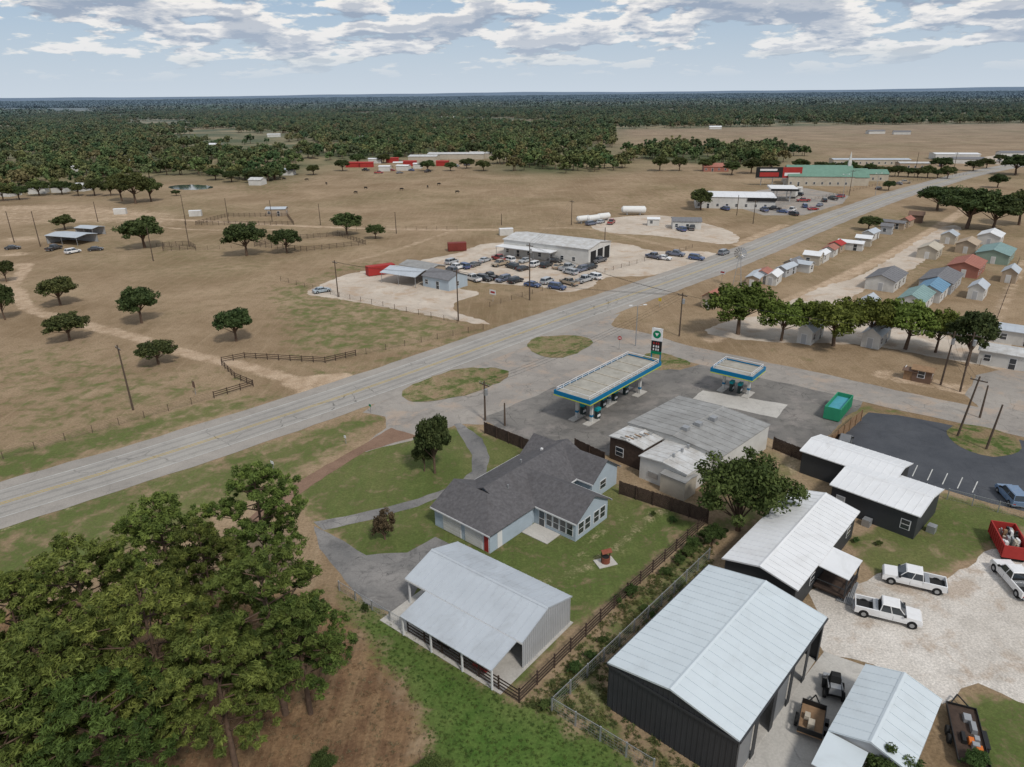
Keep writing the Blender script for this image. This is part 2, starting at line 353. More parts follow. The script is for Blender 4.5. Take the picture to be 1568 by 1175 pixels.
BEIGEW=M('beige_wall',(.48,.43,.35),.8,.15,.6,grime=.3)
TRIM=M('white_trim',(.7,.7,.7),.6,.05,1)
GLASS=M('window_glass',(.03,.04,.05),.08,.2,.4,spec=.9)
REDP=M('red_door_paint',(.35,.03,.03),.5,.1,1)
DARKI=M('dark_interior',(.02,.02,.02),.9,.2,1)
WOOD=M('dark_wood',(.075,.05,.038),.9,.45,2)
WOOD2=M('tan_wood',(.30,.19,.11),.9,.3,2)
STEEL=M('galvanised_steel',(.4,.41,.42),.4,.15,2,.5)
POLEW=M('pole_wood',(.11,.08,.06),.95,.3,2)
def block(m,x0,x1,y0,y1,ze,rise,ridge,wall,roof,over=.3,hip=False,skip='',ribs=0,base=0,trim=None):
    sw=(ridge=='y')
    if sw: a0,a1,b0,b1=y0,y1,x0,x1
    else: a0,a1,b0,b1=x0,x1,y0,y1
    T=(lambda a,b,z:(b,a,z)) if sw else (lambda a,b,z:(a,b,z))
    bm=(b0+b1)/2; hw=(b1-b0)/2; zr=ze+rise; o=over
    zt=ze-.1+rise*o/hw; zp=zr-.13
    ah=a0+hw if hip else a0
    if not hip:
        if 'l' not in skip: m.face('walls',wall,[T(a0+o,b0+o,base),T(a0+o,b1-o,base),T(a0+o,b1-o,zt),T(a0+o,bm,zp),T(a0+o,b0+o,zt)])
    elif 'l' not in skip: m.face('walls',wall,[T(a0+o,b0+o,base),T(a0+o,b1-o,base),T(a0+o,b1-o,zt-.02),T(a0+o,b0+o,zt-.02)])
    if 'r' not in skip: m.face('walls',wall,[T(a1-o,b0+o,base),T(a1-o,b1-o,base),T(a1-o,b1-o,zt),T(a1-o,bm,zp),T(a1-o,b0+o,zt)])
    if 'f' not in skip: m.face('walls',wall,[T(a0+o,b0+o,base),T(a1-o,b0+o,base),T(a1-o,b0+o,zt),T(a0+o,b0+o,zt)])
    if 'b' not in skip: m.face('walls',wall,[T(a0+o,b1-o,base),T(a1-o,b1-o,base),T(a1-o,b1-o,zt),T(a0+o,b1-o,zt)])
    m.slab('roof',roof,[T(a0,b0,ze),T(a1,b0,ze),T(a1,bm,zr),T(ah,bm,zr)])
    m.slab('roof',roof,[T(a0,b1,ze),T(a1,b1,ze),T(a1,bm,zr),T(ah,bm,zr)])
    if hip: m.slab('roof',roof,[T(a0,b0,ze),T(a0,b1,ze),T(ah,bm,zr)])
    if trim:
        for bb in (b0,b1):
            e=-.05 if bb==b0 else .05
            p=[T(a0,bb+e,ze-.2),T(a1,bb,ze+.0)]
            xa,xb=sorted((p[0][0],p[1][0]));ya,yb=sorted((p[0][1],p[1][1])); m.box('fascia',trim,xa,xb,ya,yb,ze-.2,ze-.01)
    if ribs:
        n=int((a1-a0)/ribs)
        for i in range(n+1):
            a=a0+.03+(a1-a0-.06)*i/n; w=.03
            for s,bb in ((1,b0),(-1,b1)):
                m.slab('roof_seams',roof,[T(a-w,bb,ze+.045),T(a+w,bb,ze+.045),T(a+w,bm,zr+.045),T(a-w,bm,zr+.045)],.05)
        m.solid('ridge_cap',roof,[T(a0,bm-.2,zr-.02),T(a1,bm-.2,zr-.02),T(a1,bm+.2,zr-.02),T(a0,bm+.2,zr-.02)],[T(a0,bm-.02,zr+.07),T(a1,bm-.02,zr+.07),T(a1,bm+.02,zr+.07),T(a0,bm+.02,zr+.07)])
def opening(m,axis,c,a0,a1,z0,z1,mat,sgn,name='windows',frame=TRIM):
    f=.09
    def bx(part,mt,q0,q1,z0,z1,d0,d1):
        lo,hi=sorted((c+sgn*d0,c+sgn*d1))
        if axis=='x': m.box(part,mt,lo,hi,q0,q1,z0,z1)
        else: m.box(part,mt,q0,q1,lo,hi,z0,z1)
    if frame: bx(name+'_frame',frame,a0-f,a1+f,z0-f,z1+f,-.05,.03)
    bx(name,mat,a0,a1,z0,z1,-.04,.05)
    if frame and mat is GLASS and a1-a0<1.3: bx(name+'_mullion',frame,a0,a1,(z0+z1)/2-.03,(z0+z1)/2+.03,.0,.065)
def rect3(A,B,C,z):
    a,b,c=P(*A,z),P(*B,z),P(*C,z); ex=(b-a); L=ex.length; ex.normalize(); ey=Vector((-ex.y,ex.x,0)); w=(c-a).dot(ey)
    if w<0: ey=-ey; w=-w
    return Vector((a.x,a.y,0)),ex,ey,L,w
def at(name,u,v,ang,L,W):
    c=P(u,v); ex=V2(ang); ey=V2(ang+90); return Model(name,c-ex*L/2-ey*W/2,ex,ey)
# metal carport
o,ex,ey,L,Wd=rect3((800,985),(620,886),(880,915),3.1)
m=Model('metal_carport',o,ex,ey)
block(m,0,L,0,Wd,3.1,1.25,'x',GREYW,ROOFG,.12,ribs=.9,skip='fr')
m.box('partition',GREYW,L*.66,L*.66+.1,.3,Wd-.3,0,3.0)
m.box('floor',CONC,-.2,L+.3,-3.4,Wd,.02,.06)
m.slab('lean_to_roof',ROOFG,[(.6,-3.6,2.35),(L*.8,-3.6,2.35),(L*.8,.0,3.02),(.6,.0,3.02)],.1)
for i in range(14): 
    x=.65+(L*.8-.7)*i/13; m.slab('lean_to_seams',ROOFG,[(x-.03,-3.6,2.39),(x+.03,-3.6,2.39),(x+.03,0,3.06),(x-.03,0,3.06)],.05)
for x in (.7,L*.28,L*.54,L*.79): m.box('posts',TRIM,x-.07,x+.07,-3.5,-3.36,.05,2.3)
for x in (L*.8,L-.3): m.box('posts',TRIM,x-.08,x+.08,.15,.3,.05,3.0)
for y in (Wd*.33,Wd*.66): m.box('posts',TRIM,L-.3,L-.14,y-.08,y+.08,.05,3.2)
m.box('fascia',TRIM,0,L,-.04,-.01,2.9,3.08)
for i in range(26):
    y=.3+(Wd-.6)*i/25; m.box('wall_ribs',GREYW,.07,.125,y-.025,y+.025,0,3.1+min(y,Wd-y)/(Wd/2)*1.0)
m.box('stored_mower',REDP,2.2,3.8,-2.6,-1.6,.3,.9,.2,.1); m.box('stored_boxes',WOOD2,5,6.2,1,2,.07,1.0); m.box('stored_boxes',DARKI,7,8.5,-2.2,-1,.07,1.3)
m.done()
# house
A=P(750,822,2.6); o=Vector((A.x,A.y,0)); ex=V2(49.0); ey=V2(139.0)
m=Model('ranch_house',o,ex,ey)
block(m,0,8.2,0,9.6,2.6,2.0,'y',BLUEW,SHING,.35,hip=True,trim=TRIM)
block(m,4.4,21,.1,9.9,2.62,2.35,'x',BLUEW,SHING,.4,trim=TRIM)
block(m,8.0,15.2,-6.0,5.2,2.64,2.1,'y',BLUEW,SHING,.35,trim=TRIM)
block(m,16.4,22.8,-2.4,9.7,2.66,2.2,'y',BLUEW,SHING,.35,trim=TRIM)
for y0,y1 in ((1.4,4.2),(4.8,7.8)):
    opening(m,'x',.35,y0,y1,.05,2.15,TRIM,-1,'garage_doors',None)
    for k in range(4): opening(m,'x',.30,y0+.1,y1-.1,.52*k+.1,.52*k+.53,WHITEW,-1,'garage_panels',None)
opening(m,'x',.35,.55,1.2,.05,2.1,REDP,-1,'front_door',TRIM)
opening(m,'y',.35,1.6,2.4,.05,2.1,TRIM,-1,'side_door',None)
for y in (-5.2,-4.2,-3.2,-2.2,-1.1): opening(m,'x',8.35,y,y+.75,.6 if y<-1.5 else .1,2.1,GLASS,-1)
for x in (8.9,10.2,12.0,13.3): opening(m,'y',-5.65,x,x+.95,.7,2.1,GLASS,-1)
opening(m,'y',-2.05,18.6,19.8,.9,2.0,GLASS,-1)
m.box('chimney_vents',STEEL,12.5,12.7,6,6.2,4,4.9); m.box('chimney_vents',STEEL,7.0,7.15,3.4,3.55,4,4.7); m.box('chimney_vents',TRIM,17.0,17.3,6.2,6.5,3.9,4.6)
for k in range(12):
    z=.2+k*.19; m.box('siding_laps',BLUEW,.325,.35,.35,9.2,z,z+.02); m.box('siding_laps',BLUEW,.35,7.8,.325,.35,z,z+.02)
m.box('patio',CONC,5.8,8.3,-3.5,.3,.02,.1)
m.done()
# black shop
o,ex,ey,L,Wd=rect3((930,1015),(1085,865),(1140,1125),4.8)
m=Model('steel_workshop',o,ex,ey)
block(m,0,L,0,Wd,4.8,1.0,'x',DARKW,ROOFL,.1,ribs=.95,skip='b')
n=5; bw=(L-.2)/n
for i in range(n+1):
    x=.1+bw*i; x0=max(.1,x-.35); x1=min(L-.1,x+.35); m.box('piers',DARKW,x0,x1,Wd-.15,Wd-.1,0,4.75)
m.box('header',DARKW,.1,L-.1,Wd-.16,Wd-.08,4.0,4.75)
m.box('floor',CONC,.2,L-.2,.2,Wd-.2,.02,.08)
for i in (0,2): m.box('roller_doors',M('roller_door',(.2,.21,.22),.5,.1,1),.1+bw*i+.36,.1+bw*(i+1)-.36,Wd-.3,Wd-.24,.08,4.0)
for i in range(int(Wd/.45)):
    y=.25+i*.45; m.box('wall_ribs',DARKW,.06,.11,y,y+.06,0,4.7+min(y,Wd-y)/(Wd/2)*.9)
m.box('gutter',DARKW,0,L,-.12,-.01,4.62,4.76); m.box('gutter',DARKW,0,L,Wd+.01,Wd+.12,4.62,4.76)
m.box('rake_trim',DARKW,-.04,-.01,0,Wd,4.5,4.72)
for x in (2,5,11): m.box('stored_crates',WOOD2,x,x+1.2,Wd-3,Wd-1.8,.1,1.1)
m.done()
# office 1
o,ex,ey,L,Wd=rect3((1105,855),(1212,748),(1222,905),3.4)
m=Model('charcoal_office',o,ex,ey)
block(m,0,L,0,Wd,3.4,.9,'x',DARKW,ROOFW,.3,ribs=.9)
opening(m,'x',.3,Wd*.4,Wd*.6,1.2,2.2,GLASS,-1)
for x in (L*.25,L*.85): opening(m,'y',Wd-.3,x,x+1.0,1.2,2.2,GLASS,1)
x=L*.30
m.slab('porch_roof',ROOFW,[(x,Wd-.1,3.25),(x+4.2,Wd-.1,3.25),(x+4.2,Wd+3.0,2.95),(x,Wd+3.0,2.95)],.1)
m.box('porch_deck',WOOD,x+.1,x+4.1,Wd-.2,Wd+2.9,.5,.7)
for a in (x+.2,x+2.1,x+4.0):
    m.box('porch_posts',DARKW,a-.07,a+.07,Wd+2.75,Wd+2.88,0,2.9)
m.box('porch_rail',DARKW,x+.1,x+4.1,Wd+2.8,Wd+2.86,1.5,1.6); m.box('porch_rail',DARKW,x+.1,x+.16,Wd,Wd+2.8,1.5,1.6)
for k in range(16): m.box('porch_rail',DARKW,x+.15+k*.26,x+.18+k*.26,Wd+2.81,Wd+2.85,.7,1.5)
for k in range(4): m.box('steps',WOOD,x+4.1+k*.3,x+4.4+k*.3,Wd+1.3,Wd+2.7,.0,.62-.15*k)
m.done()
# office 2
o,ex,ey,L,Wd=rect3((1270,742),(1410,792),(1292,722),3.3)
m=Model('charcoal_annex',o,ex,ey)
block(m,0,L,0,Wd+4.0,3.3,.7,'x',DARKW,ROOFW,.3,ribs=.9)
block(m,-6.5,5.5,Wd+1.5,Wd+8.2,3.36,.7,'x',DARKW,ROOFW,.3,ribs=.9)
opening(m,'y',.3,L*.82,L*.82+.9,1.0,2.1,GLASS,-1); opening(m,'y',.3,L*.1,L*.1+.9,.1,2.1,GREYW,-1,'door')
m.box('air_conditioner',STEEL,L*.45,L*.45+.9,-.9,0,0,.9); m.box('air_conditioner',STEEL,L+.2,L+1.1,3,3.9,0,.9)
m.done()
# bottom right shed
o,ex,ey,L,Wd=rect3((1268,1118),(1325,1017),(1400,1178),3.0)
m=Model('storage_shed',o,ex,ey)
block(m,0,L,0,Wd,3.0,.9,'x',GREYW,ROOFL,.15,ribs=.9)
m.slab('awning',ROOFL,[(-3.2,0,2.4),(0,0,2.9),(0,Wd*.5,2.9),(-3.2,Wd*.5,2.4)],.08)
for y in (.2,Wd*.48): m.box('posts',STEEL,-3.1,-3.0,y,y+.1,0,2.4)
m.done()
# fuel store
o,ex,ey,L,Wd=rect3((930,662),(1040,605),(1072,716),4.0)
m=Model('fuel_station_store',o,ex,ey)
block(m,4.6,L,0,Wd+.5,3.9,.5,'x',WHITEW,ROOFO,.15,ribs=1.4)
block(m,0,5.4,.2,Wd*.42,3.5,.35,'x',WOOD,ROOFB,.2,ribs=1.2)
block(m,-1.6,6.2,Wd*.44,Wd*.95,3.3,.4,'x',WHITEW,ROOFB,.2,ribs=1.2)
block(m,-2.6,.3,Wd*.72,Wd*.98,2.7,.2,'y',BEIGEW,ROOFO,.1)
opening(m,'x',.2,1.5,2.7,1,2.2,GLASS,-1)
opening(m,'y',.15,7,10,.3,2.6,GLASS,-1); opening(m,'y',.15,11,12.2,.1,2.4,GLASS,-1,'doors')
for x in (7,9.5,12.5): m.box('roof_units',STEEL,x,x+.9,6+x*.2,6.9+x*.2,4.2,4.9)
for i in range(7): m.box('roof_clutter',WOOD2 if i%2 else ROOFO,.3+i*.6,.5+i*.6,2+i*.35,3.6+i*.2,3.83+i*.02,3.9+i*.02)
for x in (.5,2.5,4): m.box('roof_vents',STEEL,x,x+.3,Wd*.7,Wd*.7+.3,3.5,4.2)
m.box('meter_box',STEEL,-1.5,-1.42,Wd*.55,Wd*.65,.8,1.6)
m.done()
# canopies
BLUEF=M('blue_fascia',(.0,.16,.33),.4,.1,1); LIME=M('lime_stripe',(.50,.55,.05),.5,.1,1); CREAM=M('canopy_top',(.40,.38,.33),.8,.25,.8,grime=.6)
TEAL=M('teal_stripe',(.0,.30,.34),.5,.1,1)
def canopy(name,A,B,C,z,cols,pumps):
    o,ex,ey,L,Wd=rect3(A,B,C,z); m=Model(name,o,ex,ey)
    m.box('deck',CREAM,.1,L-.1,.1,Wd-.1,z-.55,z-.3)
    for (x0,x1,y0,y1) in ((0,L,0,.1),(0,L,Wd-.1,Wd),(0,.1,.1,Wd-.1),(L-.1,L,.1,Wd-.1)):
        m.box('fascia',BLUEF,x0,x1,y0,y1,z-.8,z); 
    m.box('fascia_stripe',LIME,-.02,L+.02,-.02,-.003,z-.85,z-.7);m.box('fascia_stripe',LIME,-.02,L+.02,Wd+.003,Wd+.02,z-.85,z-.7)
    m.box('fascia_stripe',LIME,-.02,-.003,0,Wd,z-.85,z-.7);m.box('fascia_stripe',LIME,L+.003,L+.02,0,Wd,z-.85,z-.7)
    n=max(2,int(L/3.2))
    for i in range(n+1):
        x=.15+(L-.5)*i/n; m.box('deck_joists',BEIGEW,x,x+.14,.12,Wd-.12,z-.3,z-.2)
    for y in (.35,Wd-.45):
        m.box('deck_rails',TRIM,.2,L-.2,y,y+.06,z+.42,z+.50)
        m.box('deck_rails',TRIM,.2,L-.2,y,y+.06,z+.1,z+.15)
        for i in range(2*n+1):
            x=.25+(L-.6)*i/(2*n); m.box('deck_rails',TRIM,x,x+.07,y,y+.07,z-.3,z+.5)
    for x in (.35,L-.45):
        m.box('deck_rails',TRIM,x,x+.08,.43,Wd-.45,z+.42,z+.50)
    for fx,fy in cols:
        x=L*fx;y=Wd*fy; m.box('columns',WHITEW,x-.2,x+.2,y-.2,y+.2,.15,z-.55); m.box('column_bands',BLUEF,x-.22,x+.22,y-.22,y+.22,1.0,1.35)
        m.box('islands',CONC,x-1.6,x+1.6,y-.6,y+.6,.03,.16)
    m.done()
    for fx,fy in pumps:
        c=o+ex*L*fx+ey*Wd*fy; q=Model('fuel_dispenser',c,ex,ey)
        q.box('body',M('dispenser_dark',(.03,.05,.05),.4,.1,2),-.45,.45,-.28,.28,.16,1.5); q.box('header',TEAL,-.5,.5,-.32,.32,1.5,1.95)
        q.box('screen',GLASS,-.25,.25,-.31,.31,1.0,1.35); q.box('panel',TRIM,-.42,.42,-.295,.295,.5,.9)
        for s in (-1,1):
            q.cyl('hose',DARKI,(s*.47,.2,1.4),(s*.6,.3,.5),.03,n=6); q.cyl('hose',DARKI,(s*.6,.3,.5),(s*.5,.25,.9),.03,n=6)
        q.done()
canopy('fuel_canopy',(848,597),(960,541),(908,612),5.2,[(.14,.35),(.14,.75),(.5,.5),(.82,.35),(.82,.75)],[(.22,.35),(.22,.75),(.42,.5),(.58,.5),(.74,.5)])
canopy('diesel_canopy',(1088,563),(1110,548),(1150,580),4.6,[(.5,.2),(.5,.8)],[(.5,.4),(.5,.6)])
# pylon sign
GRN=M('green_sign',(.0,.2,.09),.4,.1,1); BLK=M('black_board',(.02,.02,.02),.4,.1,1)
b=P(1003,562); ex=V2(-30); m=Model('fuel_price_sign',b,ex)
for x in (-.85,.85): m.box('posts',BLUEF,x-.1,x+.1,-.1,.1,0,7.6)
m.box('panel',TRIM,-1.0,1.0,-.16,.16,5.2,7.6); m.box('price_board',BLK,-.98,.98,-.14,.14,3.2,5.1); m.box('price_board',GRN,-.98,.98,-.15,.15,2.6,3.1)
m.cyl('logo',GRN,(0,-.19,6.45),(0,-.16,6.45),.75,n=24); m.solid('logo_bird',TRIM,[(-.4,-.2,6.7),(0,-.2,6.1),(.4,-.2,6.7)],[(-.4,-.21,6.7),(0,-.21,6.1),(.4,-.21,6.7)])
for z in (3.5,4.1,4.7):
    for x in (-.5,0,.4): m.box('digits',TRIM if z<4.5 else REDP,x-.12,x+.12,-.16,-.145,z-.2,z+.2)
m.done()
# green dumpster
def C3(n,c,**k): return M(n,c,.7,.15,.6,grime=.3,**k)
RED=C3('red_paint',(.38,.035,.03)); GREENR=C3('green_metal_roof',(.15,.27,.21)); TEALR=C3('teal_roof',(.22,.33,.32)); BRICKR=C3('red_oxide_roof',(.36,.15,.11)); BLUER=C3('blue_roof',(.15,.28,.40)); TANW=C3('tan_siding',(.42,.33,.24)); GRN2=C3('sage_siding',(.25,.33,.27)); YELW=C3('yellow_fascia',(.6,.45,.05)); BRNW=C3('brown_siding',(.16,.10,.07))
def openbox(name,o,ex,ey,L,Wd,h,mat,inner,junk=0,z0=.15):
    m=Model(name,o,ex,ey)
    for (x0,x1,y0,y1) in ((0,L,0,.12),(0,L,Wd-.12,Wd),(0,.12,.12,Wd-.12),(L-.12,L,.12,Wd-.12)): m.box('walls',mat,x0,x1,y0,y1,z0,h)
    m.box('liner',inner,.12,L-.12,.12,Wd-.12,z0+.02,h*.7 if not junk else z0+.3)
    for i in range(9):
        x=.2+(L-.5)*i/8
        m.box('ribs',mat,x,x+.12,-.07,-.002,z0+.05,h-.1); m.box('ribs',mat,x,x+.12,Wd+.002,Wd+.07,z0+.05,h-.1)
    for x in (.5,L-.6): m.cyl('wheels',DARKI if junk else STEEL,(x,.2,.1 if not junk else .3),(x,Wd-.2,.1 if not junk else .3),.1 if not junk else .3)
    for i in range(junk):
        x=random.uniform(.2,L-1.2);y=random.uniform(.2,Wd-.8); m.box('rubble',random.choice([TRIM,STEEL,WOOD2,BEIGEW,BLK]),x,x+random.uniform(.2,.9),y,y+random.uniform(.2,.5),z0+.3,h*random.uniform(.6,1.05),.05,.05)
    m.done()
o,ex,ey,L,Wd=rect3((1263,622),(1283,600),(1288,627),2.2)
openbox('roll_off_container',o,ex,ey,max(L,5.5),max(Wd,2.4),2.2,C3('green_container',(.03,.28,.15)),C3('blue_liner',(.08,.33,.42)))
c=P(1540,842); ex=V2(72); ey=V2(162); openbox('rubble_dump_trailer',c-ex*2.5-ey*1.3,ex,ey,5.2,2.5,2.0,RED,BRNW,34,.5)
# lawn well
b=P(927,862); m=Model('wishing_well',b,V2(20)); BR=M('red_brick',(.25,.08,.05),.9,.3,4)
m.box('pad',CONC,-1.1,1.1,-.8,.8,.02,.1); m.cyl('well_ring',BR,(0,0,.1),(0,0,.8),.5,.5,12); m.cyl('well_hole',DARKI,(0,0,.8),(0,0,.82),.42,.42,12)
for x in (-.5,.5): m.box('posts',WOOD,x-.05,x+.05,-.05,.05,.3,1.6)
m.slab('roof',BR,[(-.6,-.4,1.5),(.6,-.4,1.5),(.6,0,1.8),(-.6,0,1.8)],.05); m.slab('roof',BR,[(-.6,.4,1.5),(.6,.4,1.5),(.6,0,1.8),(-.6,0,1.8)],.05)
m.done()
# generic small buildings
def gb(name,u,v,ang,L,Wd,ze,rise,wall,roof,ridge='x',skip='',over=.3,ribs=0,op=True):
    m=at(name,u,v,ang,L,Wd); block(m,0,L,0,Wd,ze,rise,ridge,wall,roof,over,skip=skip,ribs=ribs)
    if op and not skip:
        for k in range(max(1,int(L/4))):
            x=1.2+k*4
            if x+1<L-.5:
                opening(m,'y',over,x,x+1,.9 if k!=1 else .05,2.05,GLASS,-1); 
        opening(m,'x',over,Wd*.4,Wd*.4+1,.05,2.05,WHITEW if wall is not WHITEW else GREYW,-1,'doors'); 
        opening(m,'x',L-over,Wd*.4,Wd*.4+1,.9,2.0,GLASS,1)
    if skip:
        for x in (.3,L/2,L-.3):
            for y in (.3,Wd-.3): m.box('posts',STEEL,x-.06,x+.06,y-.06,y+.06,0,ze)
    return m
m=gb('auto_body_shop',852,392,-34,31,15,5,1.1,WHITEW,ROOFB,ribs=2)
for k in range(3): opening(m,'x',31-.3,1.5+k*4.5,5+k*4.5,.05,4,DARKI,1,'bay_doors')
m.box('front_canopy',ROOFW,0,20,-4,.2,3.3,3.5); 
for x in (0.2,7,14,19.8): m.box('canopy_posts',STEEL,x,x+.12,-3.9,-3.78,0,3.3)
m.done()
gb('open_sided_shed',625,432,-30,12,9,3,1.0,TANW,ROOFG,skip='fblr',ribs=2).done()
gb('sales_office',682,438,-38,10,8,3,1.4,BLUEW,SHING2).done()
gb('open_sided_shed',648,424,-38,12,7,3.4,.8,TANW,ROOFO,skip='fl').done()
def container(u,v,ang,L,mat,name='shipping_container'):
    m=at(name,u,v,ang,L,2.5); m.box('body',mat,0,L,0,2.5,.15,2.7)
    for i in range(int(L/.6)): m.box('body',mat,.2+i*.6,.45+i*.6,-.05,-.002,.3,2.55); m.box('body',mat,.2+i*.6,.45+i*.6,2.502,2.55,.3,2.55)
    m.box('doors',STEEL,L+.002,L+.04,.3,.36,.2,2.6); m.box('doors',STEEL,L+.002,L+.04,2.1,2.16,.2,2.6); m.done()
container(583,420,30,8,RED); container(700,384,10,6,C3('maroon_paint',(.2,.04,.03)))
gb('farm_shed',112,372,-20,15,9,3,.6,GREYW,ROOFG,skip='fr').done()
gb('farm_shed',140,360,-20,9,6,3,.5,GREYW,ROOFG,skip='fr').done()
for u,v in ((185,328),(300,331),(775,360)): gb('livestock_trailer',u,v,10,5,2.4,2.4,.1,WHITEW,ROOFW,over=.02,op=False).done()
gb('horse_stable',425,330,0,9,5,3,.7,TANW,ROOFG).done()
m=gb('convenience_store',1122,315,-12,34,20,5,.5,WHITEW,ROOFW,ribs=3)
m.box('fascia',BLK,33.9,34.3,1,19,3.6,5.0); m.box('fascia',YELW,34.31,34.4,5,14,3.9,4.7); m.box('glazing',GLASS,33.8,33.9,2,18,.3,3.3); m.box('front_fascia',BLK,22,33.8,-.1,.1,3.4,4.85); m.done()
m=at('fuel_canopy',1196,306,-12,12,16); m.box('deck',TRIM,0,12,0,16,5,5.8); m.box('fascia',BLK,-.1,12.1,-.1,-.02,4.9,5.9)
for x in (3,9):
    for y in (3,13): m.box('columns',TRIM,x-.2,x+.2,y-.2,y+.2,0,5)
m.done()
m=gb('church',1250,282,-10,34,20,5,5,BEIGEW,GREENR)
block(m,30,42,3,17,4.4,4,'x',BEIGEW,GREENR)
m.box('steeple_base',WHITEW,31.7,33.3,9.2,10.8,8,11.5); m.solid('spire',WHITEW,[(31.7,9.2,11.5),(33.3,9.2,11.5),(33.3,10.8,11.5),(31.7,10.8,11.5)],[(32.45,9.95,17),(32.55,9.95,17),(32.55,10.05,17),(32.45,10.05,17)]); m.done()
gb('parish_hall',1318,276,-10,26,12,4,2,BEIGEW,GREENR).done()
gb('strip_building',1330,252,-8,50,12,3.6,.5,BEIGEW,ROOFG).done()
gb('strip_building',1460,244,-10,30,14,4,.6,WHITEW,ROOFW).done()
gb('strip_building',1400,258,-8,22,10,3.6,.5,TANW,ROOFB).done()
gb('brick_house',1095,262,-8,16,10,3,2,BRICKR,BRICKR).done()
m=at('billboard',1190,284,-6,24,1); m.box('panel',BLK,0,24,0,.4,4,9.5); m.box('panel_face',RED,14,24,-.04,-.005,4,9.5); m.box('lettering',TRIM,2,11,-.08,-.05,7.6,8.6); m.box('lettering',TRIM,15,23,-.08,-.05,5.0,6.6); m.box('lettering',RED,2,12,-.08,-.05,4.6,6.8)
for x in (3,9,15,21): m.box('posts',STEEL,x,x+.4,.42,.7,0,9)
m.box('catwalk',STEEL,0,24,-1,-.1,3.7,3.85); m.done()
for i,(u,v,L,mt) in enumerate(((543,256,12,RED),(562,256,10,RED),(601,249,10,RED),(628,254,10,RED),(678,254,9,RED),(590,262,8,WHITEW),(618,261,9,WHITEW),(575,250,10,WHITEW),(610,256,7,TANW),(640,258,6,WHITEW))):
    gb('storage_building',u,v,random.uniform(-14,8),L,6,3.2,.5,mt,mt if i<5 else ROOFW,op=False).done()
for u,v,L in ((700,243,45),(748,242,30),(650,247,22)): gb('warehouse',u,v,-6,L,16,4,.8,BEIGEW,ROOFB,op=False).done()
for u,v,L in ((15,300,9),(60,296,9),(95,294,8),(128,292,7),(440,268,10),(395,283,8),(885,216,14),(1095,198,16),(1340,205,20),(1380,206,18),(690,182,40),(500,176,30),(1480,250,20),(1555,240,26),(250,200,16),(420,210,16),(330,226,12),(800,200,18),(560,214,16),(1250,180,30),(980,178,30),(210,252,10),(120,262,10),(720,168,60),(650,166,50),(180,240,12),(470,232,12)):
    gb('farm_house',u,v,random.uniform(-20,20),L,8,3,1.2,WHITEW,random.choice((ROOFW,ROOFG,SHING2,ROOFB)),op=False).done()
gb('roadside_office',1050,349,-8,11,8,3,1.0,WHITEW,SHING2).done()
gb('roadside_office',1000,345,-8,5,4,2.6,.5,WHITEW,ROOFW).done()
def tank(u,v,ang,L,r=1.4,name='water_tank'):
    c=P(u,v);m=Model(name,c,V2(ang)); TW=M('white_tank',(.7,.7,.68),.35,.08,.5)
    m.cyl('shell',TW,(-L/2,0,r+.6),(L/2,0,r+.6),r,n=16); m.cyl('dome_a',TW,(-L/2,0,r+.6),(-L/2-.6,0,r+.6),r*.98,r*.5,16); m.cyl('dome_b',TW,(L/2,0,r+.6),(L/2+.6,0,r+.6),r*.98,r*.5,16)
    for x in (-L*.3,L*.3): m.box('saddle',STEEL,x-.2,x+.2,-1,1,0,1.2)
    m.done()
tank(970,329,-5,9,1.5)
for u,v in ((893,342),(908,341),(924,338)): tank(u,v,30,5,1.2,'tanker_trailer')
cs=[(1155,436,TANW,ROOFG),(1168,431,GREYW,BRICKR),(1184,433,WHITEW,ROOFW),(1202,421,GREYW,ROOFG),(1213,413,TANW,SHING2),(1227,414,WHITEW,ROOFG),(1242,405,BEIGEW,ROOFW),(1256,399,WHITEW,ROOFW),(1272,391,WHITEW,BRICKR),(1281,386,TANW,RED),(1303,382,WHITEW,ROOFW),(1323,376,BEIGEW,ROOFW),(1334,366,WHITEW,ROOFG),(1358,359,GREYW,SHING2),(1369,350,TANW,SHING2),(1387,346,TANW,BRICKR),(1402,341,BRNW,BRNW)]
for u,v,w,r in cs: gb('portable_shed',u+random.uniform(-2,2),v+random.uniform(-1,1),random.choice((52,52,-38))+random.uniform(-7,7),random.uniform(4.2,9),random.uniform(3,4.4),random.uniform(2.2,3),random.uniform(.6,1.4),w,r).done()
for u,v,L,Wd,w,r in [(1355,438,13,7.5,WHITEW,SHING2),(1422,393,9,6,BEIGEW,BEIGEW),(1452,372,6,5,BEIGEW,ROOFG),(1478,418,13,8,BRICKR,BRICKR),(1522,398,14,9,GRN2,TEALR),(1438,440,14,8,GREYW,SHING2),(1425,456,10,6,WHITEW,BLUER),(1400,470,12,6,WHITEW,TEALR),(1515,372,10,7,WHITEW,ROOFW),(1480,385,9,6,TANW,TANW),(1325,480,8,4,WHITEW,ROOFG),(1240,520,8,3.5,WHITEW,ROOFG),(1340,525,9,4,WHITEW,ROOFG),(1090,470,5,4,TANW,BRICKR),(1545,430,7,4,TANW,ROOFG),(1495,455,7,4,WHITEW,ROOFG)]:
    gb('portable_building' if L<12 else 'mobile_home',u,v,50,L,Wd,2.8,1.4,w,r,ribs=1.5 if L>9 else 0).done()
gb('trailer_home',1552,560,-36,12,6,2.8,.35,WHITEW,ROOFB,ribs=1.5).done(); gb('trailer_home',1565,525,-36,10,6,2.8,.4,WHITEW,ROOFG,ribs=1.5).done()
gb('small_storage_shed',1411,583,-38,3.6,3,2.3,.5,BRNW,WOOD2).done()
gb('small_storage_shed',1393,580,-38,2.6,2.4,1.8,.3,WOOD2,BRNW).done()
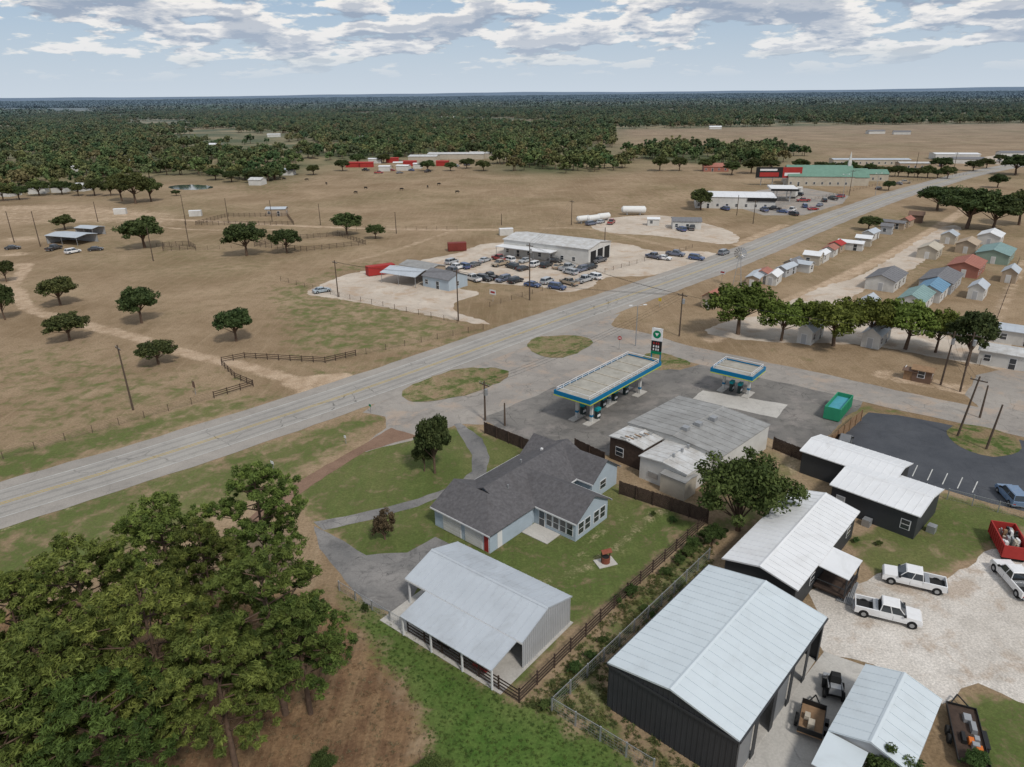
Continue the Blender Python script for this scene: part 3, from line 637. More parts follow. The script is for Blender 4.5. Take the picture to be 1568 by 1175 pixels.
# ---------------------------------------------------------------- fences
def fence(name,px,h,kind,mat):
    m=Model(name,(0,0,0))
    pts=[P(*q) for q in px]; 
    for a,b in zip(pts[:-1],pts[1:]):
        d=(b-a); L=d.length; t=d.normalized(); nrm=Vector((-t.y,t.x,0))
        def bx(s0,s1,off,th,z0,z1):
            p=[a+t*s0+nrm*off,a+t*s1+nrm*off,a+t*s1+nrm*(off+th),a+t*s0+nrm*(off+th)]
            m.solid('boards',mat,[(q.x,q.y,z0) for q in p],[(q.x,q.y,z1) for q in p])
        n=max(1,round(L/(2.4 if kind!='wire' else 4)))
        pw=.06 if kind!='wire' else .04
        for i in range(n+1):
            s=L*i/n; bx(s-pw,s+pw,-pw,2*pw,0,h+.08)
        if kind=='rail':
            for k in range(4): zz=h*(.15+.25*k); bx(0,L,pw+.002,.03,zz,zz+.15)
        elif kind=='ranch':
            for k in range(3): zz=h*(.25+.3*k); bx(0,L,pw+.002,.03,zz,zz+.13)
        elif kind=='solid':
            k=int(L/.16)
            for i in range(k): bx(i*L/k,i*L/k+.145,pw+.002,.025,.03,h+random.uniform(-.05,.05))
        elif kind=='wire':
            for zz in np.linspace(.2,h,5): bx(0,L,-.01,.018,zz,zz+.018)
        elif kind=='chain':
            bx(0,L,-.02,.04,h-.03,h+.02)
            for i in range(int(L/.3)): bx(i*.3,i*.3+.012,-.005,.01,.05,h)
            for zz in np.arange(.1,h,.3): bx(0,L,-.005,.01,zz,zz+.012)
    return m.done()
fence('board_fence',[(1083,800),(960,912),(795,1076)],1.5,'rail',WOOD)
fence('board_fence',[(795,1076),(625,968)],1.5,'rail',WOOD)
fence('privacy_fence',[(742,664),(838,704)],1.9,'solid',WOOD)
fence('privacy_fence',[(948,757),(1083,802)],1.9,'solid',WOOD)
fence('privacy_fence',[(1183,688),(1240,712)],1.9,'solid',WOOD)
fence('privacy_fence',[(1240,712),(1318,645)],1.9,'solid',WOOD2)
fence('privacy_fence',[(880,690),(925,712)],1.9,'solid',WOOD)
fence('chain_link_fence',[(845,1090),(1085,858)],1.5,'chain',STEEL)
fence('chain_link_fence',[(845,1090),(1000,1185)],1.5,'chain',STEEL)
fence('chain_link_fence',[(520,905),(625,968)],1.2,'chain',STEEL)
fence('chain_link_fence',[(1450,765),(1568,795)],1.5,'chain',STEEL)
fence('ranch_fence',[(375,549),(498,556),(545,545)],1.2,'ranch',WOOD)
fence('ranch_fence',[(328,610),(388,592)],1.2,'ranch',WOOD)
fence('ranch_fence',[(340,556),(375,549)],1.2,'ranch',WOOD); fence('ranch_fence',[(340,560),(360,580),(388,592)],1.2,'ranch',WOOD)
fence('wire_fence',[(-100,735),(100,675),(328,610)],1.2,'wire',POLEW)
fence('wire_fence',[(498,556),(620,530),(740,505)],1.2,'wire',POLEW)
fence('wire_fence',[(430,430),(520,455),(700,495)],1.2,'wire',POLEW)
fence('wire_fence',[(750,470),(900,425),(1060,380)],1.2,'wire',POLEW)
fence('wire_fence',[(1230,310),(1340,285),(1480,268)],1.2,'wire',POLEW)
fence('corral_fence',[(300,345),(350,332),(440,332),(450,345),(300,345)],1.6,'ranch',POLEW)
fence('corral_fence',[(390,378),(470,385),(560,375),(520,362),(430,368),(390,378)],1.6,'ranch',POLEW)
fence('corral_fence',[(250,385),(300,382),(290,376),(250,378),(250,385)],1.6,'ranch',POLEW)
fence('wire_fence',[(240,378),(300,384),(390,378),(560,352),(700,352)],1.3,'wire',POLEW)
fence('wire_fence',[(1500,560),(1530,480),(1560,400)],1.3,'wire',POLEW)
# ---------------------------------------------------------------- poles, wires, lights
def upole(u,v,vt,arm=True,ang=-45,trans=False,name='utility_pole',lean=0):
    b=P(u,v); d=depth(b); dep=math.atan2(CH,b.xy.length); h=(v-vt)*d/FPX/max(.5,math.cos(dep))*1.0
    m=Model(name,b,V2(ang)); m.cyl('shaft',POLEW,(0,0,-.1),(lean,0,h),.17,.11,8)
    if arm:
        m.box('crossarm',POLEW,lean-1.1,lean+1.1,-.06,.06,h-.7,h-.55)
        for x in (-1,-.4,.4,1): m.cyl('insulators',STEEL,(lean+x,0,h-.55),(lean+x,0,h-.35),.05,n=6)
    if trans: m.cyl('transformer',STEEL,(.35,0,h-2.3),(.35,0,h-1.3),.28,n=10)
    m.done(); return b+Vector((0,0,h-.4))
def wire(a,b,sag=.8,r=.018):
    cu=bpy.data.curves.new('overhead_wire','CURVE'); cu.dimensions='3D'; cu.bevel_depth=r; cu.bevel_resolution=1
    s=cu.splines.new('POLY'); n=14; s.points.add(n)
    for i in range(n+1):
        t=i/n; p=a.lerp(b,t); s.points[i].co=(p.x,p.y,p.z-sag*4*t*(1-t),1)
    cu.materials.append(DARKI); ob=bpy.data.objects.new('overhead_wire',cu); COL.objects.link(ob)
tp={}
for k,(u,v,vt,arm,tr,ln) in {'a':(204,628,531,1,0,-.6),'b':(518,455,400,1,0,0),'c':(702,492,415,1,0,0),'d':(811,460,376,1,1,0),'e':(1040,515,450,1,1,0),'f':(743,644,585,1,1,0),'g':(1466,668,575,1,0,.9),'h':(1510,688,618,0,0,.5),'i':(1470,600,510,1,1,0),'j':(1153,343,308,1,0,0),'k':(1440,590,508,1,1,.3),
   'l':(235,400,350,0,0,0),'m':(62,378,325,0,0,0),'n':(22,372,325,0,0,0),'o':(285,345,300,0,0,0),'p':(350,342,305,0,0,0),'q':(417,340,308,0,0,0),'r':(491,345,313,0,0,0),'s':(607,358,326,0,0,0),'t':(875,345,308,1,0,0),'u':(768,345,328,0,0,0),'v':(1300,300,262,1,0,0),'w':(1370,270,248,1,0,0),'x':(1460,262,235,1,0,0),'y':(290,378,340,0,0,0),'z':(1500,640,590,0,0,0),'aa':(150,340,310,0,0,0),'ab':(1128,330,300,0,0,0),'ac':(1400,270,235,0,0,0),'ad':(925,395,350,0,0,0),'ae':(773,652,618,0,0,0)}.items():
    tp[k]=upole(u,v,vt,bool(arm),-45,bool(tr),lean=ln)
for a,b in (('e','k'),('e','c'),('c','b'),('k','g'),('e','d'),('f','e'),('j','v'),('v','w'),('d','t')):
    for o in (-.9,0,.9):
        q=V2(-45)*o; wire(tp[a]+q,tp[b]+q,1.0,.015)
def streetlight(u,v,vt):
    b=P(u,v); d=depth(b); h=(v-vt)*d/FPX*1.1; m=Model('street_lamp',b,V2(10)); m.cyl('shaft',STEEL,(0,0,0),(0,0,h),.12,.07,8)
    for s in (-1,1): m.cyl('arm',STEEL,(0,0,h-.1),(s*1.2,0,h+.1),.05,n=6); m.box('head',TRIM,s*1.5-.35,s*1.5+.35,-.15,.15,h+.05,h+.2)
    m.done()
streetlight(973,530,472); streetlight(1290,305,272); streetlight(1340,300,270)
b=P(1128,440); m=Model('farm_windmill',b,V2(-20)); h=9
for s,t in ((-1,-1),(1,-1),(1,1),(-1,1)): m.cyl('tower',STEEL,(s*1.1,t*1.1,0),(s*.1,t*.1,h),.06,n=5)
for k in range(1,5):
    w=1.1*(1-k/5.5); m.cyl('tower',STEEL,(-w,-w,h*k/5),(w,-w,h*k/5),.035,n=4); m.cyl('tower',STEEL,(w,-w,h*k/5),(w,w,h*k/5),.035,n=4); m.cyl('tower',STEEL,(-w,w,h*k/5),(-w,-w,h*k/5),.035,n=4)
for i in range(14):
    a=2*math.pi*i/14; a2=a+.3; m.face('rotor',STEEL,[(.5*math.cos(a),-.4,h+.5*math.sin(a)),(1.6*math.cos(a),-.4,h+1.6*math.sin(a)),(1.6*math.cos(a2),-.3,h+1.6*math.sin(a2)),(.5*math.cos(a2),-.3,h+.5*math.sin(a2))])
m.box('tail',STEEL,-.02,.02,0,2.2,h-.3,h+.4); m.done()
def sign(u,v,h,w,hh,mat,name='road_sign',ang=-40,mat2=None):
    b=P(u,v); m=Model(name,b,V2(ang)); m.cyl('post',STEEL,(0,0,0),(0,0,h),.05,n=6); m.box('plate',mat,-w/2,w/2,-.09,-.055,h-hh,h)
    if mat2: m.box('legend',mat2,-w*.35,w*.35,-.1,-.091,h-hh*.7,h-hh*.3)
    m.done()
b=P(948,535); m=Model('stop_sign',b,V2(-10)); m.cyl('post',STEEL,(0,0,0),(0,0,2.4),.05,n=6); m.cyl('plate',RED,(0,-.1,2.4),(0,-.06,2.4),.42,.42,8); m.box('legend',TRIM,-.25,.25,-.115,-.101,2.33,2.47); m.done()
sign(530,680,1.4,.5,.4,TRIM); sign(420,726,2.0,.7,.5,TRIM); sign(300,605,2.6,.9,1.2,BRNW,'gate_sign'); sign(755,462,3.0,2,1.2,TRIM,'dealer_sign',-40,RED); sign(1105,432,3.2,1.6,1.0,TRIM,'advert_sign',-40,RED); sign(1010,470,2.2,.8,.8,YELW); sign(568,632,1.5,.5,.4,GRN)
for u,v in ((1310,715),(1330,720)):
    m=Model('utility_box',P(u,v),V2(20)); m.box('cabinet',STEEL,-.4,.4,-.3,.3,0,1.0,.02,.02); m.box('door',TRIM,-.3,.3,-.34,-.31,.1,.9); m.done()
# ---------------------------------------------------------------- vehicles
def paintmat():
    m,nt,b=newmat('car_paint'); oi=nd(nt,'ShaderNodeObjectInfo'); 
    f=mathn(nt,'MULTIPLY',mrange(nt,noise(nt,2.2,4),.4,.8),.2)
    c=mix(nt,f,oi.outputs['Color'],(.35,.32,.28))
    lk(nt,c,b.inputs['Base Color']); b.inputs['Roughness'].default_value=.3; b.inputs['Coat Weight'].default_value=.4; return m
PAINT=paintmat(); TYRE=M('tyre_rubber',(.02,.02,.02),.9,.2,3); LAMP=M('lamp_lens',(.6,.6,.55),.2,.1,3); REDL=M('tail_lens',(.3,.01,.01),.3,.1,3)
def vmesh(kind):
    m=Model(kind); k='body'
    if kind=='sedan':
        L,w,hb,zr=2.35,.9,.95,1.42; sil=[(-L,.32),(-L+.05,.85),(-1.7,.98),(1.0,.98),(2.1,.8),(L,.6),(L,.32)]; cab=(-1.75,1.05,-1.05,.35)
    elif kind=='suv':
        L,w,hb,zr=2.4,.95,1.05,1.75; sil=[(-L,.38),(-L,.98),(-2.2,1.06),(1.2,1.06),(2.2,.95),(L,.75),(L,.38)]; cab=(-2.3,1.25,-2.05,.55)
    else:
        L,w,hb,zr=2.95,1.0,1.15,1.9; sil=[(-.75,.45),(-.75,1.15),(1.5,1.16),(2.8,1.08),(L,.9),(L,.45)]; cab=(-.75,1.55,-.62,.85)
    y=w; yb=w-.07
    lo=[(x,min(z,.72)) for x,z in sil]
    m.solid(k,PAINT,[(x,-y,z) for x,z in lo],[(x,y,z) for x,z in lo])
    xs_=[x for x,z in sil if z>.7]; top=[(x,z) for x,z in sil if z>.7]; xa,xb=min(xs_),max(xs_)
    for s in (-1,1):
        n=len(top)
        for i in range(n-1):
            (xA,zA),(xB,zB)=top[i],top[i+1]; m.face(k,PAINT,[(xA,s*y,.72),(xB,s*y,.72),(xB,s*yb,zB),(xA,s*yb,zA)])
    for i in range(len(top)-1):
        (xA,zA),(xB,zB)=top[i],top[i+1]; m.face(k,PAINT,[(xA,-yb,zA),(xB,-yb,zB),(xB,yb,zB),(xA,yb,zA)])
    m.face(k,PAINT,[(xa,-y,.72),(xa,y,.72),(xa,yb,top[0][1]),(xa,-yb,top[0][1])]); m.face(k,PAINT,[(xb,-y,.72),(xb,y,.72),(xb,yb,top[-1][1]),(xb,-yb,top[-1][1])])
    x0,x1,t0,t1=cab; z0=hb+.02; yi=w-.1; yt=w-.24
    m.solid(k,GLASS,[(x0,-yi,z0),(x1,-yi,z0),(x1,yi,z0),(x0,yi,z0)],[(t0,-yt,zr-.05),(t1,-yt,zr-.05),(t1,yt,zr-.05),(t0,yt,zr-.05)])
    m.box(k,PAINT,t0-.05,t1+.06,-yt-.03,yt+.03,zr-.05,zr+.02,.1,.1)
    for s in (-1,1):
        for f in (0,.45,.98):
            xb_=x0+(x1-x0)*f; xt=t0+(t1-t0)*f
            m.cyl(k,PAINT,(xb_,s*yi,z0-.03),(xt,s*yt,zr-.03),.045,.045,5)
        m.box(k,DARKI,x0+(x1-x0)*.5,x0+(x1-x0)*.5+.02,*sorted((s*(w+.001),s*(w+.006))),.5,.95)
    wx=(L-.85) 
    for s in (-1,1):
        for xx in (-wx,wx):
            r=.34 if kind!='pickup' else .4
            m.cyl(k,TYRE,(xx,s*(w-.22),r),(xx,s*(w+.02),r),r,n=16); m.cyl(k,STEEL,(xx,s*(w+.0),r),(xx,s*(w+.035),r),r*.55,n=10)
            m.cyl(k,DARKI,(xx,s*(w-.3),r+.02),(xx,s*(w+.004),r+.02),r*1.15,n=16)
        m.box(k,LAMP,L-.12,L+.01,s*.62-.2,s*.62+.2,.55,.70); m.box(k,REDL,-L-.01,-L+.1,s*.72-.14,s*.72+.14,.55,.71)
        m.box(k,DARKI,x1-.25,x1-.05,*sorted((s*(w-.1),s*(w+.12))),hb+.02,hb+.2)
    m.box(k,DARKI,L-.02,L+.03,-.4,.4,.45,.68)
    if kind=='pickup':
        m.box(k,DARKI,-2.85,-.8,-.85,.85,.6,.72)
        for s in (-1,1): 
            a,b=sorted((s*.86,s*1.0)); m.box(k,PAINT,-2.95,-.752,a,b,.45,1.16)
        m.box(k,PAINT,-2.95,-2.87,-.86,.86,.5,1.16); m.box(k,STEEL,-3.08,-2.96,-.85,.85,.42,.58); m.box(k,DARKI,-.82,-.752,-.86,.86,.6,1.3)
        m.box(k,STEEL,-1.35,-.9,-.84,.84,.72,1.15)
    return m.mesh(k,kind)
VM={k:vmesh(k) for k in ('sedan','suv','pickup')}
NAMES={'sedan':'parked_car','suv':'parked_suv','pickup':'pickup_truck'}
def car(u,v,kind,ang,col,name=None,z=.03):
    ob=bpy.data.objects.new(name or NAMES[kind],VM[kind]); p=P(u,v); ob.location=(p.x,p.y,z); ob.rotation_euler=(0,0,R(ang)); ob.color=col+(1,); COL.objects.link(ob)
WH=(.75,.75,.75); SIL=(.4,.42,.44); BK=(.02,.02,.025); BL=(.04,.08,.2); RD=(.3,.02,.02); TN=(.35,.28,.2)
car(1397,895,'pickup',155,WH); car(1357,945,'pickup',-24,WH); car(1552,895,'pickup',85,WH); car(1547,765,'suv',80,(.12,.2,.32))
car(1108,390,'suv',47,(.2,.22,.25),'moving_suv',.05); car(493,448,'sedan',35,(.3,.36,.4)); car(83,383,'pickup',80,BK);car(112,388,'suv',60,WH);car(147,384,'sedan',20,BK);car(20,382,'sedan',20,BK)
car(1292,684,'suv',60,(.1,.1,.1))
cols=[WH,SIL,BK,BK,SIL,WH,BL,RD,TN,(.12,.12,.13),BK,(.12,.14,.2)]
for u,v in [(700,413),(712,411),(728,408),(742,401),(752,427),(742,430),(770,431),(788,433),(817,439),(852,443),(872,436),(895,432),(908,427),(836,434),(800,414),(783,411),(765,407),(820,408),(838,409),(856,411),(870,413),(725,430),(765,399),(780,401),(805,402),(890,416),(905,412),(1000,396),(1016,398),(1035,392),(1065,398),(690,417),(875,420),(915,402),(690,404),(848,402)]:
    car(u+random.uniform(-2,2),v,random.choice(['sedan','suv','suv','pickup']),random.choice([47,55,-35,-133,130]),random.choice(cols))
for u,v in [(1170,324),(1185,322),(1198,326),(1212,324),(1232,318),(1245,322),(1255,316),(1222,300),(1215,330),(1375,283),(1385,281),(1500,252),(1515,250),(1530,248),(600,262),(560,262),(640,256),(1043,354),(1060,352),(905,345),(920,342),(936,343),(1400,262),(1420,262),(1440,255),(1345,290),(1090,308),(580,266),(612,266),(655,264),(630,262),(700,256),(715,254),(740,252),(1230,309),(1262,309),(1275,306),(1285,303),(1110,322),(1490,247),(1546,244)]:
    car(u,v,random.choice(['sedan','suv','pickup']),random.uniform(0,180),random.choice(cols))
for u,v in ((1215,303),(1223,298)):
    m=at('box_truck',u,v,60,8,2.5); m.box('cargo',WHITEW,0,6,0,2.5,1,3.6); m.box('cab',WHITEW,6.1,8,.1,2.4,.6,2.6,.3,.1); m.box('windshield',GLASS,7.72,7.9,.3,2.2,1.6,2.4)
    for x in (1.2,6.8):
        for y in (0,2.2): m.cyl('wheels',TYRE,(x,y,.5),(x,y+.3,.5),.5)
    m.done()
def trailer(name,u,v,ang,L,Wd,deck,sides=None,h=.8,load=None):
    m=at(name,u,v,ang,L,Wd); m.box('deck',deck,0,L,0,Wd,.6,.7)
    sm=sides or STEEL
    for y in (0,Wd-.06): m.box('side_rails',sm,0,L,y,y+.06,.71+h-.08,.71+h); m.box('side_rails',sm,0,L,y,y+.06,.71,.79)
    for i in range(5):
        for y in (0,Wd-.06): m.box('stakes',sm,L*i/4-.03,L*i/4+.03,y+.005,y+.055,.79,.71+h-.08)
    m.box('side_rails',sm,0,.06,.06,Wd-.06,.71,.71+h); m.box('front_rail',sm,L-.06,L,.06,Wd-.06,.71,.71+h)
    for x in (L*.4,L*.55):
        for y in (-.3,Wd+.05): m.cyl('wheels',TYRE,(x,y,.38),(x,y+.25,.38),.38,n=14)
        m.box('fenders',sm,x-.45,x+.45,-.32,-.02,.78,.84)
    m.cyl('tongue',sm,(L,.3,.6),(L+1.5,Wd/2,.55),.06); m.cyl('tongue',sm,(L,Wd-.3,.6),(L+1.5,Wd/2,.55),.06)
    if load:
        for i in range(load[0]):
            x=random.uniform(.3,L-1.5);y=random.uniform(.2,Wd-.8);z=.7+random.uniform(0,h*.7)
            m.box('load',random.choice(load[1]),x,x+random.uniform(.3,1.2),y,y+random.uniform(.3,.7),.72,z+.3,.04,.04)
    m.done()
trailer('utility_trailer',1241,1113,62,3.2,1.9,WOOD2,BLK,.5,(2,[WOOD2,BEIGEW]))
trailer('flatbed_trailer',1478,1135,68,6.0,2.2,WOOD,BLK,.2,(8,[C3('orange_plastic',(.6,.16,.03)),BLK,STEEL]))
m=Model('skid_loader',P(1275,1062),V2(70)); 
m.box('body',BLK,-.8,.8,-.6,.6,.4,1.2,.1,.05); m.box('cab',DARKI,-.3,.6,-.45,.45,1.2,2.0,.15,.08); m.box('engine_cover',STEEL,-1.1,-.3,-.5,.5,.9,1.5,.1,.1)
for s in (-1,1):
    for x in (-.55,.55): m.cyl('wheels',TYRE,(x,s*.6,.4),(x,s*.85,.4),.4,n=14)
    m.cyl('arms',STEEL,(-.9,s*.55,1.4),(1.1,s*.5,.9),.07,n=6); m.cyl('arms',STEEL,(1.1,s*.5,.9),(1.5,s*.5,.3),.06,n=6)
m.box('bucket',STEEL,1.3,1.9,-.75,.75,.1,.5,.1,0); m.done()
m=Model('pipe_stack',P(1292,925),V2(55)); 
for i in range(9): m.cyl('pipes',STEEL,(0,i*.16-.6,.12),(4.2,i*.16-.6+.1*random.random(),.12),.07,n=6)
m.done()
def cow(u,v,ang):
    m=Model('cow',P(u,v),V2(ang)); C=M('black_hide',(.02,.018,.016),.8,.2,3)
    m.cyl('torso',C,(-.9,0,1.05),(0,0,1.02),.3,.38,10); m.cyl('torso',C,(0,0,1.02),(.75,0,1.05),.38,.33,10); m.cyl('neck',C,(.7,0,1.1),(1.2,0,.8),.24,.15,8); m.cyl('head',C,(1.15,0,.85),(1.5,0,.45),.14,.08,8)
    for s in (-1,1):
        m.cyl('foreleg',C,(.6,s*.2,.85),(.62,s*.2,.45),.1,.06,6);m.cyl('foreleg',C,(.62,s*.2,.45),(.6,s*.2,0),.06,.05,6)
        m.cyl('hindleg',C,(-.75,s*.2,.95),(-.65,s*.2,.6),.15,.08,6);m.cyl('hindleg',C,(-.65,s*.2,.6),(-.85,s*.2,.42),.08,.05,6);m.cyl('hindleg',C,(-.85,s*.2,.42),(-.82,s*.2,0),.05,.05,6)
    m.cyl('tail',C,(-.95,0,1.2),(-1.0,0,.5),.03,.02,5); m.done()
for u,v in ((435,276),(500,283),(560,290),(615,292),(655,288),(672,284),(470,277),(545,297),(700,296)): cow(u,v,random.uniform(0,360))
# ---------------------------------------------------------------- trees
def leafmat(name,far=False):
    m,nt,b=newmat(name); A=nd(nt,'ShaderNodeVertexColor',layer_name='col')
    oi=nd(nt,'ShaderNodeObjectInfo'); c=A.outputs[0]
    pos=nd(nt,'ShaderNodeNewGeometry').outputs['Position']
    rn=mrange(nt,oi.outputs['Random'],0,1,.8,1.15)
    rb=mrange(nt,mathn(nt,'FRACT',mathn(nt,'MULTIPLY',oi.outputs['Random'],7.3)),0,1,.75,1.25)
    cc=nd(nt,'ShaderNodeCombineColor')
    lk(nt,mathn(nt,'MULTIPLY',rn,rb),cc.inputs[0]); lk(nt,rb,cc.inputs[1]); lk(nt,rb,cc.inputs[2])
    c=mix(nt,1.0,c,cc.outputs[0],'MULTIPLY')
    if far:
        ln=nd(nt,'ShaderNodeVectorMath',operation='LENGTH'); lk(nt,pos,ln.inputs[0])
        c=mix(nt,mrange(nt,ln.outputs['Value'],350,4500,0,.92),c,HAZE)  # distance haze put into the leaf colour, no real air in between
        lk(nt,c,b.inputs['Base Color']); b.inputs['Roughness'].default_value=.9; b.inputs['Specular IOR Level'].default_value=.05
        return m
    lk(nt,c,b.inputs['Base Color']); b.inputs['Roughness'].default_value=.7; b.inputs['Specular IOR Level'].default_value=.15
    tr=nd(nt,'ShaderNodeBsdfTranslucent'); lk(nt,c,tr.inputs[0]); ms=nd(nt,'ShaderNodeMixShader'); ms.inputs[0].default_value=.22
    lk(nt,b.outputs[0],ms.inputs[1]); lk(nt,tr.outputs[0],ms.inputs[2]); lk(nt,ms.outputs[0],nt.nodes['Material Output'].inputs[0]); return m
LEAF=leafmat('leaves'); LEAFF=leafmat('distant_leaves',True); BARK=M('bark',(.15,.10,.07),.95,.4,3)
def tube(p0,p1,r0,r1,n=6):
    p0=np.array(p0,float);p1=np.array(p1,float);d=Vector(p1-p0).normalized();a=d.orthogonal().normalized();c=d.cross(a)
    th=np.arange(n)*2*math.pi/n; ring=np.outer(np.cos(th),a)+np.outer(np.sin(th),c)
    V=np.vstack([p0+ring*r0,p1+ring*r1]); i=np.arange(n);j=(i+1)%n
    return V,np.stack([i,j,n+j,n+i],1)
def build(name,parts,leaf,mats):
    Vs=[];Qs=[];off=0;mi=[];cs=[]
    for V,Q in parts:
        Vs.append(V);Qs.append(Q+off);off+=len(V);mi.append(np.ones(len(Q),np.int32));cs.append(np.full((len(V),4),.1))
    V,Cc=leaf; n=len(V)//4; Vs.append(V);Qs.append(np.arange(4*n).reshape(n,4)+off);mi.append(np.zeros(n,np.int32));cs.append(Cc)
    V=np.vstack(Vs);Q=np.vstack(Qs).astype(np.int32);me=bpy.data.meshes.new(name)
    me.vertices.add(len(V));me.vertices.foreach_set('co',V.astype(np.float32).ravel());me.loops.add(Q.size);me.loops.foreach_set('vertex_index',Q.ravel())
    me.polygons.add(len(Q));me.polygons.foreach_set('loop_start',np.arange(0,Q.size,4,dtype=np.int32))
    for m in mats: me.materials.append(m)
    me.update(calc_edges=True); me.polygons.foreach_set('material_index',np.concatenate(mi))
    a=me.color_attributes.new('col','FLOAT_COLOR','POINT'); a.data.foreach_set('color',np.vstack(cs).astype(np.float32).ravel()); return me
def leaves(cen,rad,n,size,elong,c1,c2,flat=.75,upb=.35,wid=.55,cw=.6):
    k=len(cen); idx=np.repeat(np.arange(k),n); N=len(idx)
    d=rng.normal(size=(N,3)); d/=np.linalg.norm(d,axis=1,keepdims=True); rr=rng.random(N)**.4
    pos=cen[idx]+d*(rr*rad[idx])[:,None]*np.array([1,1,flat])
    nn=d*.7+rng.normal(size=(N,3))*.6+np.array([0,0,upb]); nn/=np.linalg.norm(nn,axis=1,keepdims=True)
    t=np.cross(nn,rng.normal(size=(N,3))); t/=np.linalg.norm(t,axis=1,keepdims=True)+1e-9; b=np.cross(nn,t)
    s=size*(.6+.8*rng.random(N))[:,None]
    V=np.stack([pos-t*s*elong,pos-b*s*wid,pos+t*s*elong,pos+b*s*wid],1).reshape(-1,3)
    cb=rng.random(k)[idx]; f=np.clip(cb*cw+rng.random(N)*(1.1-cw),0,1)[:,None]
    col=np.array(c1)*(1-f)+np.array(c2)*f
    col*= (.8+.35*rng.random(N))[:,None]
    C=np.ones((N,4)); C[:,:3]=col; return V,np.repeat(C,4,axis=0)
def broad(name,H,Rr,nc,nl,ls,c1,c2,trunk=.28,far=False,lump=.28):
    u=rng.normal(size=(nc,3)); u/=np.linalg.norm(u,axis=1,keepdims=True)
    u[:,2]=np.where(u[:,2]<-.55,-u[:,2]*.6,u[:,2])
    ph=rng.random(6)*6.28; az=np.arctan2(u[:,1],u[:,0])
    mod=1+lump*(.5*np.sin(az*2+ph[0])+.4*np.sin(az*3+ph[1]+u[:,2]*3)+.4*np.sin(az*5+ph[2]-u[:,2]*4))
    r=(.35+.65*rng.random(nc)**.45)*mod*.8
    zc=H*(trunk+(1-trunk)*.48); rz=H*(1-trunk)*.5
    cen=np.stack([u[:,0]*r*Rr,u[:,1]*r*Rr,zc+u[:,2]*r*rz],1); rad=Rr*(.13+.15*rng.random(nc))
    parts=[tube((0,0,-.1),(0.05*Rr,0,H*trunk),.055*Rr+.06,.04*Rr+.04,8),tube((.05*Rr,0,H*trunk),(0,.05*Rr,zc),.04*Rr+.04,.02*Rr+.02)]
    if not far:
        for i in range(0,nc,max(1,nc//14)): parts.append(tube((.03*Rr,0,H*trunk*random.uniform(.85,1.3)),cen[i],.02*Rr+.02,.012,5))
    return build(name,parts,leaves(cen,rad,nl,ls,1.0,c1,c2),[LEAFF if far else LEAF,BARK])
def pine(name,H,Rr,seed):
    # long-needle pine: bare lower trunk, limbs ending in rounded tufts grouped in boughs with gaps between them
    r0=random.Random(seed); cen=[];rad=[];parts=[tube((0,0,-.1),(.1,.1,H*.5),.27,.17,8),tube((.1,.1,H*.5),(0,0,H*.97),.17,.04,7)]
    nb=34; ga=2.399
    for b in range(nb):
        t=(b+.5)/nb; z=H*(.30+.62*t); prof=np.interp(t,[0,.15,.45,.7,.9,1],[.75,1,.95,.72,.45,.22])
        az=b*ga+r0.uniform(-.3,.3); L=Rr*prof*r0.uniform(.68,1.12); rise=L*r0.uniform(.12,.45)
        end=np.array([math.cos(az)*L,math.sin(az)*L,z+rise]); parts.append(tube((0.05,.05,z),end,.08,.025,4))
        bs=r0.uniform(.85,1.45)*(.8+.25*prof)          # bough size
        for i in range(int(13*bs)):
            d=np.array([r0.gauss(0,1),r0.gauss(0,1),r0.gauss(0,1)]); d/=np.linalg.norm(d)
            rr=bs*r0.uniform(.45,1.0); p=end*np.array([.86,.86,1])+np.array([0,0,.2])+d*rr*np.array([1,1,.7])
            if d[2]<-.6: continue
            cen.append(p); rad.append(r0.uniform(.26,.46))
        for f in (.4,.62):
            if L*f>1.2 and r0.random()<.7:
                p=np.array([math.cos(az)*L*f,math.sin(az)*L*f,z+rise*f+.3])
                for _ in range(3): cen.append(p+np.array([r0.uniform(-.4,.4),r0.uniform(-.4,.4),r0.uniform(-.1,.3)])); rad.append(r0.uniform(.25,.42))
    for _ in range(8): cen.append(np.array([r0.uniform(-.5,.5),r0.uniform(-.5,.5),H*r0.uniform(.93,1.0)]));rad.append(.35)
    return build(name,parts,leaves(np.array(cen),np.array(rad),58,.125,1.5,(.034,.058,.014),(.17,.215,.05),.85,.25,.42,.7),[LEAF,BARK])
PINES=[pine('pine_%d'%i,16,5.0,11+i) for i in range(4)]
OAKS=[broad('oak_%d'%i,8,4.2,110,90,.25,(.03,.046,.015),(.11,.13,.045)) for i in range(4)]
LIGHT=[broad('elm_%d'%i,8,4.2,100,90,.25,(.06,.085,.016),(.185,.23,.05),trunk=.3,lump=.4) for i in range(2)]
BIG=broad('bigtree',8,4.2,150,130,.17,(.03,.052,.014),(.12,.165,.048),trunk=.12,lump=.5)
DRY=broad('dryshrub',3,1.6,60,70,.1,(.06,.04,.025),(.14,.09,.05),trunk=.1)
